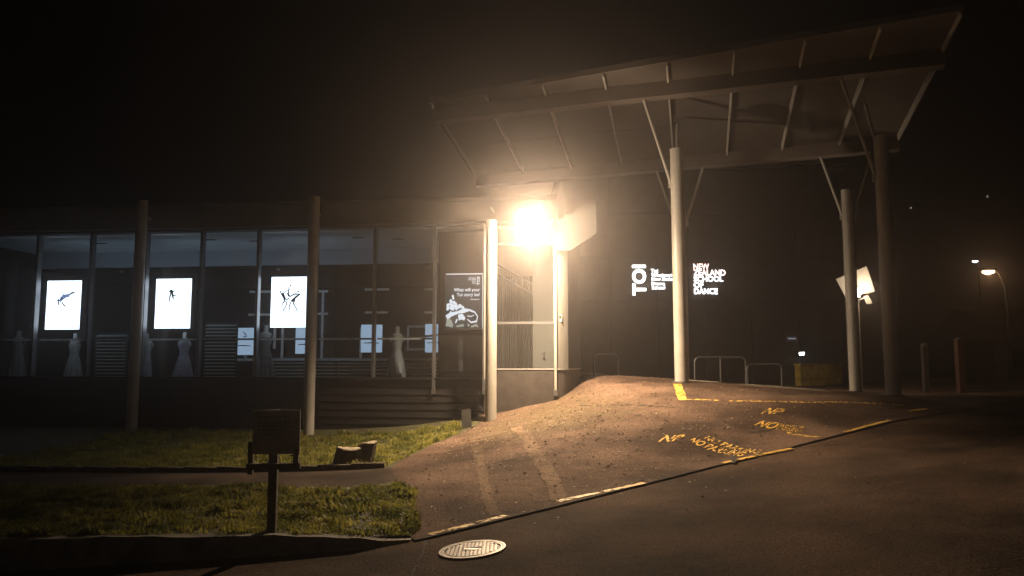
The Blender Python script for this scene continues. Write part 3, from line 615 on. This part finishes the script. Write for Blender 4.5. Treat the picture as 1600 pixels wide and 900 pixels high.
# ------------------------------------------------------------------ gowns on dress forms
def gown(px, ytop, wbot, off, mat, label, hem_w=None, seed=0, bare=True):
    s, zt = fac(px, ytop, off); base = fp(s, off, .95); t = thing('gown_on_dress_form', base, label, 'gown', 'gowns on dress forms behind the glass')
    H = zt-.95; rr = random.Random(seed)
    prof = [(0, .045), (.05, .05), (.10, .055), (.13, .12), (.20, .135), (.28, .12), (.36, .095)]       # fractions down from the top
    m = MB(); m.tube([base+np.array([0, 0, H*(1-a)]) for a, r in prof], [r*H/1.5+.0 for a, r in prof], 18); m.build('torso', FORM, t, smooth=True)
    m = MB(); n = 20; m.tube([base+np.array([0, 0, H*(1-a)]) for a in (.185, .26, .33, .40)], [r*H/1.5+.006 for r in (.136, .128, .10, .105)], n, cap=False); m.build('bodice', mat, t, smooth=True)
    m = MB(); nr, nc = 10, 44; ph = rr.uniform(0, 6)
    for i in range(nr):
        f = i/(nr-1); z = H*(1-.38)*(1-f)+.12*f; r0 = (.10*H/1.5)*(1-f)+wbot*f**.8
        for k in range(nc):
            a = 6.2832*k/nc; r = r0*(1+.16*f*math.sin(a*9+ph)+.06*f*math.sin(a*17+ph*2)); m.v.append(tuple(base+np.array([math.cos(a)*r, math.sin(a)*r, z+.012*math.sin(a*5)*f])))
    m.f = [(i*nc+k, i*nc+(k+1) % nc, (i+1)*nc+(k+1) % nc, (i+1)*nc+k) for i in range(nr-1) for k in range(nc)]; m.build('skirt', mat, t, smooth=True)
    if bare:
        m = MB()
        for sg in (-1, 1): m.tube([base+E3*sg*.05+Z3*H*.84, base+E3*sg*.15*H/1.5+Z3*H*.82, base+E3*sg*.17*H/1.5+Z3*H*.76], [.02, .035, .02], 8)
        m.build('shoulder_ruffle', mat, t, smooth=True)
    MB().tube([base+Z3*.0, base+Z3*.35], .02, 8).build('stand_pole', BLACK, t); MB().tube([base+Z3*.002, base+Z3*.03], .2, 20).build('stand_foot', BLACK, t)
    return t
gown(30, 517, .22, -.9, DRESS[3], 'dark gown on a dress form, first of its row at the far window', seed=1)
gown(118, 521, .22, -.9, DRESS[2], 'long pale plain gown under the blue leaping dancer poster', seed=2, bare=False)
gown(230, 521, .15, -.9, DRESS[0], 'narrow grey gown on a dress form right behind a steel column', seed=3)
gown(289, 519, .25, -.9, DRESS[1], 'lavender textured gown below the poster of the small leaping figure', seed=4)
gown(416, 508, .25, -.9, DRESS[3], 'dark full skirted gown below the poster of three dancers', seed=5)
gown(621, 510, .26, -.9, DRESS[0], 'grey gown with ruffled shoulders by the grey partition', seed=6)

# ------------------------------------------------------------------ flood light
LP = np.array([.36, 14.75, 4.50])
fl = thing('flood_light', LP+np.array([0, .35, .25]), 'blazing white flood light bracketed off the roof edge above the entrance', 'lamp')
ld = np.array([.05, -.86, -.5]); ld /= np.linalg.norm(ld); lx = np.cross(ld, Z3); lx /= np.linalg.norm(lx); lz = np.cross(lx, ld); AXL = np.array([lx, ld, lz])
MB().box(LP-ld*.16, (.38, .14, .33), AXL).build('housing', BLACK, fl)
FLM = emit_mat('flood_lens_glow', (1, .9, .72), 60)
fc = [LP-ld*.085+lx*(.165*math.cos(a))+lz*(.145*math.sin(a)) for a in np.linspace(0, 2*math.pi, 28, endpoint=False)]
MB().prism(fc, ld*.05).build('lens', FLM, fl)
for sg in (-1, 1): MB().bar(LP-ld*.16+lx*sg*.205, LP-ld*.16+lx*sg*.205+np.array([0, .25, .22]), .03, .012).build('bracket', BLACK, fl)
MB().tube([LP-ld*.16+np.array([0, .25, .22])-lx*.21, LP-ld*.16+np.array([0, .25, .22])+lx*.21], .018, 8).build('bracket', BLACK, fl)
MB().bar(LP-ld*.16+np.array([0, .25, .22]), np.array([LP[0], 15.78, 4.85]), .04, .04).build('arm', BLACK, fl)
pl = bpy.data.lights.new('flood_lamp', 'SPOT'); pl.energy = FLOOD_W; pl.color = (1, .74, .46); pl.shadow_soft_size = .06; pl.spot_size = math.radians(170); pl.spot_blend = 1.0
po = bpy.data.objects.new('flood_lamp', pl); COL.objects.link(po); po.parent = fl; po.location = (LP+ld*.12)-ORG[fl.name]
po.rotation_euler = Vector((-.33, .28, .90)).to_track_quat('Z', 'Y').to_euler()
ps = bpy.data.lights.new('flood_spill', 'POINT'); ps.energy = SPILL_W; ps.color = (1, .76, .52); ps.shadow_soft_size = .06
pso = bpy.data.objects.new('flood_spill', ps); COL.objects.link(pso); pso.parent = fl; pso.location = (LP+ld*.13)-ORG[fl.name]

def added_shield(a0, a1, z0, z1, r=.30):                            # curved shields added to block the lamp's side light, azimuth from +Y
    c_ = LP+ld*.12; m = MB(); n = 12
    for i in range(n+1):
        a = math.radians(a0+(a1-a0)*i/n)
        for rr_, z in ((r, z0), (r, z1), (r+.004, z1), (r+.004, z0)): m.v.append((c_[0]+math.sin(a)*rr_, c_[1]+math.cos(a)*rr_, c_[2]+z))
    m.f = [(i*4+k, i*4+(k+1) % 4, i*4+4+(k+1) % 4, i*4+4+k) for i in range(n) for k in range(4)]+[(0, 1, 2, 3), tuple(n*4+k for k in range(4))]
    v = m.build('added_shield', BLACK, fl, smooth=True)
    for a in (a0, a1):
        a = math.radians(a); p = c_+np.array([math.sin(a)*(r+.004), math.cos(a)*(r+.004), (z0+z1)/2]); MB().bar(p, LP-ld*.16+lx*(.2 if math.sin(a) > 0 else -.2), .012, .012).build('added_shield_stay', BLACK, v)
added_shield(77, 138, -.20, .42); added_shield(206, 306, -.20, .16)

# ------------------------------------------------------------------ canopy on steel columns
AZ = math.radians(13.9); CU = np.array([math.cos(AZ), -math.sin(AZ), .028]); CU /= np.linalg.norm(CU); CVH = np.array([math.sin(AZ), math.cos(AZ), 0])
F1 = np.array([3.66, 16.0, 0]); SLV = -.76/3.62
CV = CVH+np.array([0, 0, SLV]); CNn = np.cross(CU, CV); CNn /= np.linalg.norm(CNn); CNn = CNn if CNn[2] > 0 else -CNn
CO = np.array([F1[0], F1[1], 7.88])
def cp(u, v, d=0): return CO+CU*u+CV*v+CNn*d
def cuv(px, py):
    p = on_plane(px, py, CO, CNn); A = np.c_[CU, CV]; return np.linalg.lstsq(A, p-CO, rcond=None)[0]
can = thing('entrance_canopy', (5.7, 15.6, 1.1), 'huge tilted entrance canopy with white ribs on tall steel columns', 'canopy')
ul, vl = cuv(672, 160); ur, vr = cuv(1505, 15)
UL, UR, VB = -5.75, 5.9, 4.05
vf = lambda u: vl+(vr-vl)*(u-ul)/(ur-ul)
print('canopy edge', ul, vl, ur, vr)
MB().prism([cp(ul, vf(ul)), cp(ur, vf(ur)), cp(ur+.0, VB), cp(ul, VB)], CNn*.10).build('roof_deck', CANW, can)
MB().prism([cp(ul-.02, vf(ul)-.03, -.03), cp(ur+.02, vf(ur)-.03, -.03), cp(ur+.02, vf(ur)-.003, -.03), cp(ul-.02, vf(ul)-.003, -.03)], CNn*.15).build('front_edge_trim', BEAMM, can)
nrib = 9
for k in range(nrib):
    u = ul+.03+(ur-.06-ul)*k/(nrib-1)
    for v0, v1, dd in ((vf(u)+.02, -.16, .10), (.16, 3.42, .16)):
        MB().box(cp(u, (v0+v1)/2, -dd/2-.002), (.035, (v1-v0)*np.linalg.norm(CV), dd), np.array([CU, CV/np.linalg.norm(CV), CNn])).build('rib', RIBM, can)
for v, dp in ((0, .36), (3.62, .34)):
    MB().box(cp((ul+ur)/2, v, -dp/2-.002), (ur-ul, .2, dp), np.array([CU, CV/np.linalg.norm(CV), CNn])).build('beam', BEAMM, can)
for k in range(nrib-1):                                      # soffit sheets between the ribs
    u0 = ul+.03+(ur-.06-ul)*k/(nrib-1)+.03; u1 = ul+.03+(ur-.06-ul)*(k+1)/(nrib-1)-.03
    for v0, v1 in ((.12, 1.83), (1.84, 3.5)):
        MB().prism([cp(u0, v0, -.012), cp(u1, v0, -.012), cp(u1, v1, -.012), cp(u0, v1, -.012)], CNn*.008).build('soffit_panel', CANW, can)
def canopy_column(x, y, zb, zt, struts):
    c = MB().tube([(x, y, zb-.1), (x, y, zt)], .145, 32).build('column', STEELC, can, smooth=True)
    MB().tube([(x, y, zt), (x, y, zt+.02)], .155, 32).build('column_cap', STEELC, c)
    MB().tube([(x, y, zb-.05), (x, y, zb+.03)], .2, 24).build('base_plate', GALV, c)
    for za, (u, v) in struts:
        e = cp(u, v, -.3); a = np.array([x, y, za]); d = e-a; d[2] = 0; d /= np.linalg.norm(d)
        MB().tube([a+d*.13, e], .035, 12).build('strut', STEELC, c, smooth=True)
        MB().box(a+d*.15, (.10, .04, .16), np.array([d, np.cross(Z3, d), Z3])).build('strut_bracket', STEELC, c)
F2 = np.array([7.70, 15.0]); B1 = F1[:2]+CVH[:2]*3.6; B2 = F2+CVH[:2]*3.6
u2 = float(np.dot(F2-F1[:2], CU[:2]/np.linalg.norm(CU[:2])))
canopy_column(F1[0], F1[1], 1.19, 6.32, [(5.55, (-.72, .0)), (5.9, (.0, 1.3))])
canopy_column(F2[0], F2[1], .96, 6.30, [(5.45, (u2-.75, .0)), (5.9, (u2, 1.3))])
canopy_column(B1[0], B1[1], 1.05, 5.98, [(5.3, (-.62, 3.62)), (5.3, (.62, 3.62))])
canopy_column(B2[0], B2[1], .88, 5.98, [(5.3, (u2-.62, 3.62)), (5.3, (u2+.62, 3.62))])

# ------------------------------------------------------------------ rear building with the lit names
rb = thing('theatre_building', (5.5, 24.5, 1), 'dark panelled theatre building standing behind the canopy', 'building')
RX0, RX1, RY = 1.7, 10.9, 24.0
MB().box(((RX0+RX1)/2, RY+2.6, 4.3), (RX1-RX0, 5, 7.4)).build('wall', DARKI, rb)
nx = 6
for i in range(nx):
    for j in range(5):
        x0 = RX0+(RX1-RX0)*i/nx; x1 = RX0+(RX1-RX0)*(i+1)/nx; z0 = .7+1.45*j
        MB().box(((x0+x1)/2, RY+.07, z0+.725), (x1-x0-.018, .05, 1.432)).build('panel', CLAD, rb)
MB().box(((RX0+RX1)/2, RY+2.5, 8.06), (RX1-RX0+.3, 5.4, .12)).build('roof', CLAD, rb)
def wall_letters(name, label, items, hub, mat=LETT, casemat=None):
    q0 = at_y(hub[0], hub[1], RY-.02); t = thing(name, q0, label, 'sign')
    for s, x0, x1, yt, yb, rot, mt in items:
        a = at_y(x0, yt, RY-.02); b = at_y(x1, yb, RY-.02)
        def fn(u, v, y=RY-.02):
            if rot: u, v = 1-v, u
            return (a[0]+(b[0]-a[0])*u, y, b[2]+(a[2]-b[2])*v)
        v, fs, _ = text_mesh(s, .02)
        text_quad('letters', s, fn, mt, t, .03 if rot else .018)
    xs = [at_y(i[1], i[3], RY)[0] for i in items]+[at_y(i[2], i[4], RY)[0] for i in items]; zs = [at_y(i[1], i[3], RY)[2] for i in items]+[at_y(i[2], i[4], RY)[2] for i in items]
    for z in (min(zs)+.1, max(zs)-.1): MB().box(((min(xs)+max(xs))/2, RY+.02, z), (max(xs)-min(xs)-.04, .025, .03)).build('mounting_rail', BLACK, t)
    return t
wall_letters('drama_school_sign', 'glowing white letters with one word turned upright, on the dark wall left of the column',
    [('TOI', 987.5, 1010, 414, 461.5, True, LETT), ('Toi', 1017, 1028, 420.5, 426.5, False, LETT), ('Whakaari', 1017.5, 1050, 427.5, 432.5, False, LETT), ('New Zealand', 1018, 1057, 433.5, 438.5, False, LETT), ('Drama', 1018, 1039, 440.5, 445.5, False, LETT), ('School', 1018.5, 1039, 446.5, 452, False, LETT)], (1015, 462))
wall_letters('dance_school_sign', 'glowing five line lettering, red tinged on top, on the dark wall right of the column',
    [('NEW', 1083.5, 1108, 412, 421, False, LETTR), ('ZEALAND', 1083.5, 1133.5, 421.5, 430.5, False, emit_mat('lit_sign_letters_warm', (1, .8, .74), 4)), ('SCHOOL', 1084, 1130, 431.5, 440, False, LETT), ('OF', 1084, 1099, 441, 449.5, False, LETT), ('DANCE', 1084.5, 1121.5, 450.5, 459.5, False, LETT)], (1108, 462))
c = at_y(1237, 529, RY-.02); t = thing('door_plate', c, 'small faint white plate high on the dark rear wall', 'sign'); MB().box(c, (.36, .03, .18)).build('plate', M('faint_plate', (.16, .16, .16), .6), t); MB().box(c+np.array([0, -.018, 0]), (.26, .006, .04)).build('plate_text', INKG, t)
c = at_y(1252, 553, RY-.1); t = thing('wall_lamp', c, 'tiny bright white lamp on the dark rear wall above the yellow wall', 'lamp'); MB().box(c+np.array([0, .06, .02]), (.2, .1, .12)).build('housing', BLACK, t); MB().tube([c+np.array([-.06, 0, 0]), c+np.array([.08, -.01, .01])], .045, 10).build('diffuser', emit_mat('wall_lamp_glow', (.9, 1, 1), 14), t)
# low yellow wall
a = at_y(1247, 598, 22.0); b = at_y(1312, 598, 23.2); zt = 1.58
yw = thing('yellow_wall', a, 'low block wall painted yellow behind the rear canopy column', 'wall')
d = b-a; d[2] = 0; L = np.linalg.norm(d); d /= L; nn = np.array([d[1], -d[0], 0]); AXY = np.array([d, -nn, Z3])
for r_ in range(3):
    for k in range(4):
        w_ = L/4; o_ = (w_/2 if r_ % 2 else 0); s0 = k*w_-o_; s1 = s0+w_; s0 = max(0, s0); s1 = min(L, s1)
        if k == 3 and r_ % 2: MB().box(a*[1, 1, 0]+d*((s1+L)/2)+Z3*(.90+.2*r_+.1), (L-s1-.008, .19, .192), AXY).build('block', YWALL, yw)
        MB().box(a*[1, 1, 0]+d*((s0+s1)/2)+Z3*(.90+.2*r_+.1+.004*k), (s1-s0-.008, .19, .192), AXY).build('block', YWALL, yw)
MB().box(a*[1, 1, 0]+d*L/2+Z3*(1.53), (L+.04, .24, .05), AXY).build('coping', YWALL, yw)

# ------------------------------------------------------------------ cycle hoops
def hoop(px0, px1, yb0, yb1, yt, D, label, mids=(), r=.024):
    a = at_y(px0, yb0, D); b = at_y(px1, yb1, D+.25); ht = at_y(px0, yt, D)[2]; t = thing('cycle_hoop', (a+b)/2, label, 'rail', 'tubular hoops behind the driveway crest')
    a[2] = float(hd(a[0], a[1])[0])-.05; b[2] = float(hd(b[0], b[1])[0])-.05
    d = b-a; d[2] = 0; L = np.linalg.norm(d); d /= L; R = .14; pts = [a]
    for k in range(7): an_ = math.pi-k*math.pi/12; pts.append(np.array([*(a+d*(R+R*math.cos(an_)))[:2], ht-R+R*math.sin(an_)]))
    for k in range(7): an_ = math.pi/2-k*math.pi/12; pts.append(np.array([*(b-d*R+d*R*math.cos(an_))[:2], ht-R+R*math.sin(an_)]))
    pts.append(b); MB().tube(pts, r, 10).build('tube', GALV, t, smooth=True)
    for p in (a, b): MB().tube([p+Z3*.04, p+Z3*.062], .06, 14).build('base_flange', GALV, t)
    for mpx in mids:
        q_ = a+(b-a)*((mpx-px0)/(px1-px0)); MB().tube([q_, np.array([q_[0], q_[1], ht-.005])], r*.85, 8).build('upright', GALV, t)
hoop(928, 966, 584, 586, 553, 18.2, 'short bent tube hoop where the driveway meets the dark side wall')
hoop(1086, 1166, 598, 603, 558, 18.9, 'wide tube hoop with a middle upright beside the front column', (1126,))
hoop(1168, 1222, 603, 606, 569, 19.4, 'dimmer tube hoop nearer the yellow wall')
m = MB(); a, b = at_y(903, 582, 18.2), at_y(950, 587, 18.6); m.bar(a-Z3*.03, b-Z3*.03, .12, .12); o = m.build('forecourt_kerb', CONC, origin=(a+b)/2); o['kind'] = 'structure'
m = MB(); a, b = GP(1077, 598), GP(1330, 617); m.bar(a+np.array([.1, 1.2, .0]), b+np.array([0, 1.2, .0]), .12, .09); o = m.build('forecourt_kerb', CONC_D, origin=(a+b)/2); o['kind'] = 'structure'

# ------------------------------------------------------------------ reflector lamp post
D = 20.6; pb = at_y(1345, 607, D); pb[2] = float(hd(pb[0], pb[1])[0]); top = at_y(1341, 470, D)
t = thing('reflector_lamp_post', pb, 'post lamp shining up onto a tilted white reflector plate behind the rear column', 'lamp')
MB().tube([(pb[0], pb[1], pb[2]-.1), (pb[0], pb[1], top[2])], .06, 16).build('post', STEELC, t, smooth=True)
MB().tube([(pb[0], pb[1], top[2]-.06), (pb[0], pb[1], top[2]+.05)], .085, 16).build('collar', GALV, t)
q = [at_y(x, y, yy) for x, y, yy in ((1306, 436, 20.9), (1354, 416, 20.35), (1367, 455, 20.35), (1322, 466, 20.75))]
nq = np.cross(q[1]-q[0], q[3]-q[0]); nq /= np.linalg.norm(nq); nq = nq if nq[1] > 0 else -nq
MB().prism(q, nq*.03).build('reflector_plate', WHITE, t)
q2 = [at_y(x, y, 20.3) for x, y in ((1350, 463), (1356, 461), (1364, 474), (1355, 475))]; MB().prism(q2, (0, .05, 0)).build('stay_plate', WHITE, t)
MB().bar(at_y(1356, 458, 20.45), at_y(1392, 448, 20.6), .03, .04).build('arm', WHITE, t)
MB().bar((pb[0], pb[1], top[2]), at_y(1356, 463, 20.45), .03, .03).build('arm', GALV, t)
gl = at_y(1340, 457, 20.15); MB().tube([gl-Z3*.12, gl-Z3*.05, gl+Z3*.06, gl+Z3*.1], [.06, .08, .08, .05], 14).build('lamp_head', emit_mat('reflector_lamp_glow', (1, .82, .6), 30), t)
pl2 = bpy.data.lights.new('reflector_lamp', 'POINT'); pl2.energy = 28; pl2.color = (1, .72, .46); pl2.shadow_soft_size = .07; o2 = bpy.data.objects.new('reflector_lamp', pl2); COL.objects.link(o2); o2.parent = t
o2.location = gl+np.array([.1, -.12, .08])-ORG[t.name]

# ------------------------------------------------------------------ wooden sign by the verge, stumps, small marker
D = 7.0; pb = at_y(425, 815, D); pb[2] = float(h0(pb[0], pb[1])[0]); t = thing('notice_board', pb, 'faded pale notice board on a dark timber post in the grass verge', 'sign')
ya = np.array([[.995, .0998, 0], [-.0998, .995, 0], [0, 0, 1]])
ztop = at_y(425, 640, D)[2]; zbar = at_y(425, 727, D)[2]; zb0 = at_y(434, 708, D)[2]; px_ = lambda x: at_y(x, 680, D)[0]
MB().box((pb[0], pb[1], (pb[2]-.1+ztop)/2), (.078, .078, ztop-pb[2]+.1), ya).build('post', TIMB, t)
bx = (px_(400)+px_(471))/2; bw = px_(471)-px_(400)
board = MB().box((bx, D-.065, (ztop+zb0)/2), (bw, .018, ztop-zb0), ya).build('board', BOARD, t)
rf = ya[0]
P = lambda u, v: np.array([bx, D-.077, 0])+rf*bw*(u-.5)+Z3*(zb0+(ztop-zb0)*v)
for yy, x0, x1 in ((.86, .1, .75), (.72, .08, .9), (.63, .1, .86), (.55, .1, .6), (.46, .12, .7)):
    m = MB(); x = x0
    while x < x1: l = random.uniform(.04, .11); stroke(m, [(x, yy), (min(x+l, x1+.03), yy)], [.035, .035], P); x += l+.03
    m.build('faded_text', SIGNTXT, board)
m = MB(); stroke(m, [(0, .8), (1, .8)], [.008, .008], P); stroke(m, [(0, .22), (1, .22)], [.008, .008], P); m.build('joint_line', SIGNTXT, board)
MB().box((bx-.02, D-.062, zbar), (bw+.06, .05, .055), ya).build('cross_rail', TIMB, t)
for x_ in (396, 466): MB().box((px_(x_), D-.05, (zbar+zb0)/2+.02), (.045, .045, .16 if x_ > 400 else .3), ya).build('stub_post', TIMB, t)
MB().box((px_(463), D-.085, zb0-.01), (.05, .02, .012), ya).build('metal_clip', GALV, t)
def stump(px, py, D, w_, h_, lean, label, seed):
    b = at_y(px, py, D); b[2] = float(h0(b[0], b[1])[0])-.03; t = thing('tree_stump', b, label, 'stump', 'cut stumps beside the footpath'); rr = random.Random(seed); n = 18; m = MB(); rows = 6
    ph = rr.uniform(0, 6); rim = []
    for j in range(rows):
        f = j/(rows-1); c_ = b+np.array([lean*f, 0, h_*f])
        for k in range(n):
            a = 6.2832*k/n; r = w_/2*(1.12-.14*f)*(1+.10*math.sin(3*a+ph)+.05*math.sin(7*a+ph)); m.v.append(tuple(c_+np.array([r*math.cos(a), r*.85*math.sin(a), .012*math.sin(2*a+ph)*f+.022*f*math.cos(a)*(1 if lean > .07 else -.6)])))
    m.f = [(j*n+k, j*n+(k+1) % n, (j+1)*n+(k+1) % n, (j+1)*n+k) for j in range(rows-1) for k in range(n)]
    rim = m.v[-n:]; m.build('bark', BARK, t, smooth=True)
    cc = np.mean(rim, 0); m = MB(); m.v = [tuple(cc+(np.array(p)-cc)*.93+Z3*.012) for p in rim]+[tuple(np.array(p)) for p in rim]+[tuple(cc+Z3*.022)]
    m.f = [(k, (k+1) % n, 2*n) for k in range(n)]+[(k, (k+1) % n, n+(k+1) % n, n+k) for k in range(n)]; m.build('cut_top', CUT, t)
stump(537, 717, 11.2, .36, .30, .06, 'wider cut tree stump with pale top, on the footpath side of the pair', 1)
stump(565, 713, 11.45, .28, .34, .09, 'narrower cut tree stump leaning away, with the taller pale top', 2)
b = at_y(729, 668, 15.0); b[2] = float(h0(b[0], b[1])[0]); t = tag(MB().prism([b+np.array([-.09, 0, -.05]), b+np.array([.11, 0, -.05]), b+np.array([.07, .12, .37]), b+np.array([-.11, .12, .36])], (0, .06, 0)).build('marker_slab', M('darkened_concrete', (.03, .026, .021), .9, var=.3), origin=b), 'small leaning concrete slab against the dark wall by the lit column', 'slab')  # pale slab's base colour darkened to offset the strong lamp light
# grass tufts by the wall base near the column are part of wall_grass

# ------------------------------------------------------------------ manhole cover
c = RP(738, 860); R = .29; t = thing('manhole_cover', c, 'round pale rimmed manhole cover with a studded face, set in the road', 'manhole')
def disk(r, z, n=48): return [(c[0]+r*math.cos(6.2832*k/n), c[1]+r*math.sin(6.2832*k/n), float(g(c[0]+r*math.cos(6.2832*k/n)))+z) for k in range(n)]
def ring(name, r0, r1, z0, z1, mat):
    n = 48; m = MB(); m.v = disk(r0, z0)+disk(r0, z1)+disk(r1, z1)+disk(r1, z0); m.f = [(a*n+k, a*n+(k+1) % n, (a+1)*n+(k+1) % n, (a+1)*n+k) for a in range(3) for k in range(n)]; m.build(name, mat, t, smooth=False)
ring('frame_ring', R-.022, R, -.02, .016, IRONL); ring('cover_rim', R-.042, R-.026, -.01, .014, IRONL)
m = MB(); m.v = disk(R-.024, .004); m.f = [tuple(range(48))]; m.build('cover_plate', IRON, t)
m = MB()
for i in range(-9, 10):
    for j in range(-9, 10):
        x, y = i*.034, j*.034
        if math.hypot(x, y) > R-.055 or (abs(x) < .085 and abs(y) < .04): continue
        hx, hy = (.0125, .008) if (i+j) % 2 else (.009, .0105)
        m.box((c[0]+x, c[1]+y, float(g(c[0]+x))+.010), (hx*2, hy*2, .010))
m.build('tread_studs', IRONL, t, kind='stuff')
m = MB(); m.box((c[0], c[1], float(g(c[0]))+.010), (.15, .05, .008)); m.build('maker_plate', IRONL, t)
for s_ in (-1, 1): m = MB(); m.box((c[0]+s_*.055, c[1], float(g(c[0]+s_*.055))+.0165), (.02, .012, .006)); m.build('lifting_slot', IRON, t)

# ------------------------------------------------------------------ right side: posts, street lamps, houses
for px, y0, y1, lab in ((1447, 540, 603, 'slim dim timber post right of the canopy'), (1502, 531, 600, 'thicker rusty brown post farthest right of the canopy')):
    D = 18; a = at_y(px, y1, D); a[2] = float(hd(a[0], a[1])[0]) if a[0] < 16.5 else .9; zt = at_y(px, y0, D)[2]; wd = .12 if px < 1480 else .16
    t = thing('gate_post', a, lab, 'post', 'posts beyond the canopy'); MB().box((a[0], a[1], (a[2]+zt)/2-.05), (wd, wd, zt-a[2]+.1)).build('post', M('post_paint', (.05, .022, .01) if px > 1480 else (.03, .022, .02), .8, var=.3), t)
    MB().add([(a[0]-wd*.6, a[1]-wd*.6, zt), (a[0]+wd*.6, a[1]-wd*.6, zt), (a[0]+wd*.6, a[1]+wd*.6, zt), (a[0]-wd*.6, a[1]+wd*.6, zt), (a[0], a[1], zt+.07)], [(0, 1, 2, 3), (0, 1, 4), (1, 2, 4), (2, 3, 4), (3, 0, 4)]).build('post_cap', TIMB, t)
def street_lamp(px, py, ppx, D, col, st, label, w_):
    hp = at_y(px, py, D); bx_ = at_y(ppx, 500, D)[0]; t = thing('street_lamp', (bx_, D, .2), label, 'street lamp', 'street lamps far up the road')
    pts = [(bx_, D, .0), (bx_, D, hp[2]-1.6), (bx_-.08, D, hp[2]-.7), (bx_-.35, D, hp[2]-.05), (hp[0]+.3, D, hp[2]+.10)]
    MB().tube(pts, [.09, .07, .06, .05, .045], 10).build('pole', GALV, t, smooth=True)
    MB().prism([hp+np.array([-.42, -.14, .10]), hp+np.array([.38, -.14, .12]), hp+np.array([.38, .14, .12]), hp+np.array([-.42, .14, .10])], (0, 0, .12)).build('lamp_hood', BLACK, t)
    MB().tube([hp+np.array([-.36, -.05, .03]), hp+np.array([-.1, -.08, .0]), hp+np.array([.25, -.05, .05])], [.06, .12, .06], 10).build('lamp_glass', emit_mat('street_lamp_glow', col, st), t)
    if w_:
        l = bpy.data.lights.new('street_lamp_light', 'POINT'); l.energy = w_; l.color = (1, .6, .3); l.shadow_soft_size = .15; ob = bpy.data.objects.new('street_lamp_light', l); COL.objects.link(ob); ob.parent = t; ob.location = hp+np.array([-.1, -.2, -.2])-ORG[t.name]
street_lamp(1545, 426, 1575, 40, (1, .62, .32), 26, 'orange street lamp on a curved pole far to the right of the canopy', 35)
street_lamp(1524, 409, 1534, 85, (.95, 1, 1), 10, 'tiny distant white street lamp behind the orange one', 0)
def house(x, y, z, w_, d_, h_, label, wins, rz=0):
    t = thing('house', (x, y, z), label, 'house', 'far houses on the dark hillside'); MB().box((x, y, z+h_/2-1), (w_, d_, h_+2)).build('wall', HOUSEM, t)
    MB().add([(x-w_/2-.3, y-d_/2-.3, z+h_), (x+w_/2+.3, y-d_/2-.3, z+h_), (x+w_/2+.3, y+d_/2+.3, z+h_), (x-w_/2-.3, y+d_/2+.3, z+h_), (x-w_/2-.3, y, z+h_+2), (x+w_/2+.3, y, z+h_+2)], [(0, 1, 2, 3), (0, 1, 5, 4), (3, 2, 5, 4), (0, 3, 4), (1, 2, 5)]).build('roof', ROOFM, t)
    for wx, wz, ww, wh, lit in wins:
        f = MB().box((x+wx, y-d_/2-.03, z+wz), (ww+.16, .06, wh+.16)).build('window', HOUSEM, t); MB().box((x+wx, y-d_/2-.075, z+wz), (ww, .03, wh)).build('pane', lit, f)
WARM = emit_mat('lit_window', (1, .85, .6), 1.6); DIM = M('dark_pane', (.02, .02, .025), .2)
for k, (px, py, lab) in enumerate(((1416, 328, 'far house with one brighter lit window, high on the dark hill'), (1398, 338, 'far house with a faint lit window just left of the brighter one'), (1534, 310, 'far house with a tiny lit window, highest on the hill'))):
    best = None
    for y in np.arange(150, 440, 2):
        p = at_y(px, py, y)
        if p[2]-2 <= hill_z(p[0], y): best = p; break
    if best is None: best = at_y(px, py, 330)
    house(best[0], best[1], best[2]-1.8, 9, 8, 3.4, lab, [(0, 1.8, .8, .8, WARM), (2.6, 1.7, 1.0, 1.0, DIM), (-2.6, 1.7, 1.0, 1.0, DIM)])
p = at_y(1566, 560, 47); house(p[0], p[1], .2, 5.5, 7, 2.6, 'dark low house beside the orange street lamp', [(-1.2, 1.5, 1.2, 1.1, DIM), (1.4, 1.5, 1.2, 1.1, DIM)])

# ------------------------------------------------------------------ thin volume added to imitate lens glare around the flood light
vm = bpy.data.materials.new('lens_glare_haze'); vm.use_nodes = True; nt = vm.node_tree; nt.nodes.remove(nt.nodes['Principled BSDF'])
pv = nt.nodes.new('ShaderNodeVolumePrincipled'); pv.inputs['Color'].default_value = (.95, .84, .80, 1); pv.inputs['Density'].default_value = HAZE_D; pv.inputs['Anisotropy'].default_value = .885
nt.links.new(pv.outputs[0], nt.nodes['Material Output'].inputs['Volume'])
hz = MB().box((50, 300, 56), (920, 800, 118)).build('glare_haze', vm, kind='stuff'); tag(hz, 'thin volume added to imitate lens glare around the flood light', 'glare_haze')
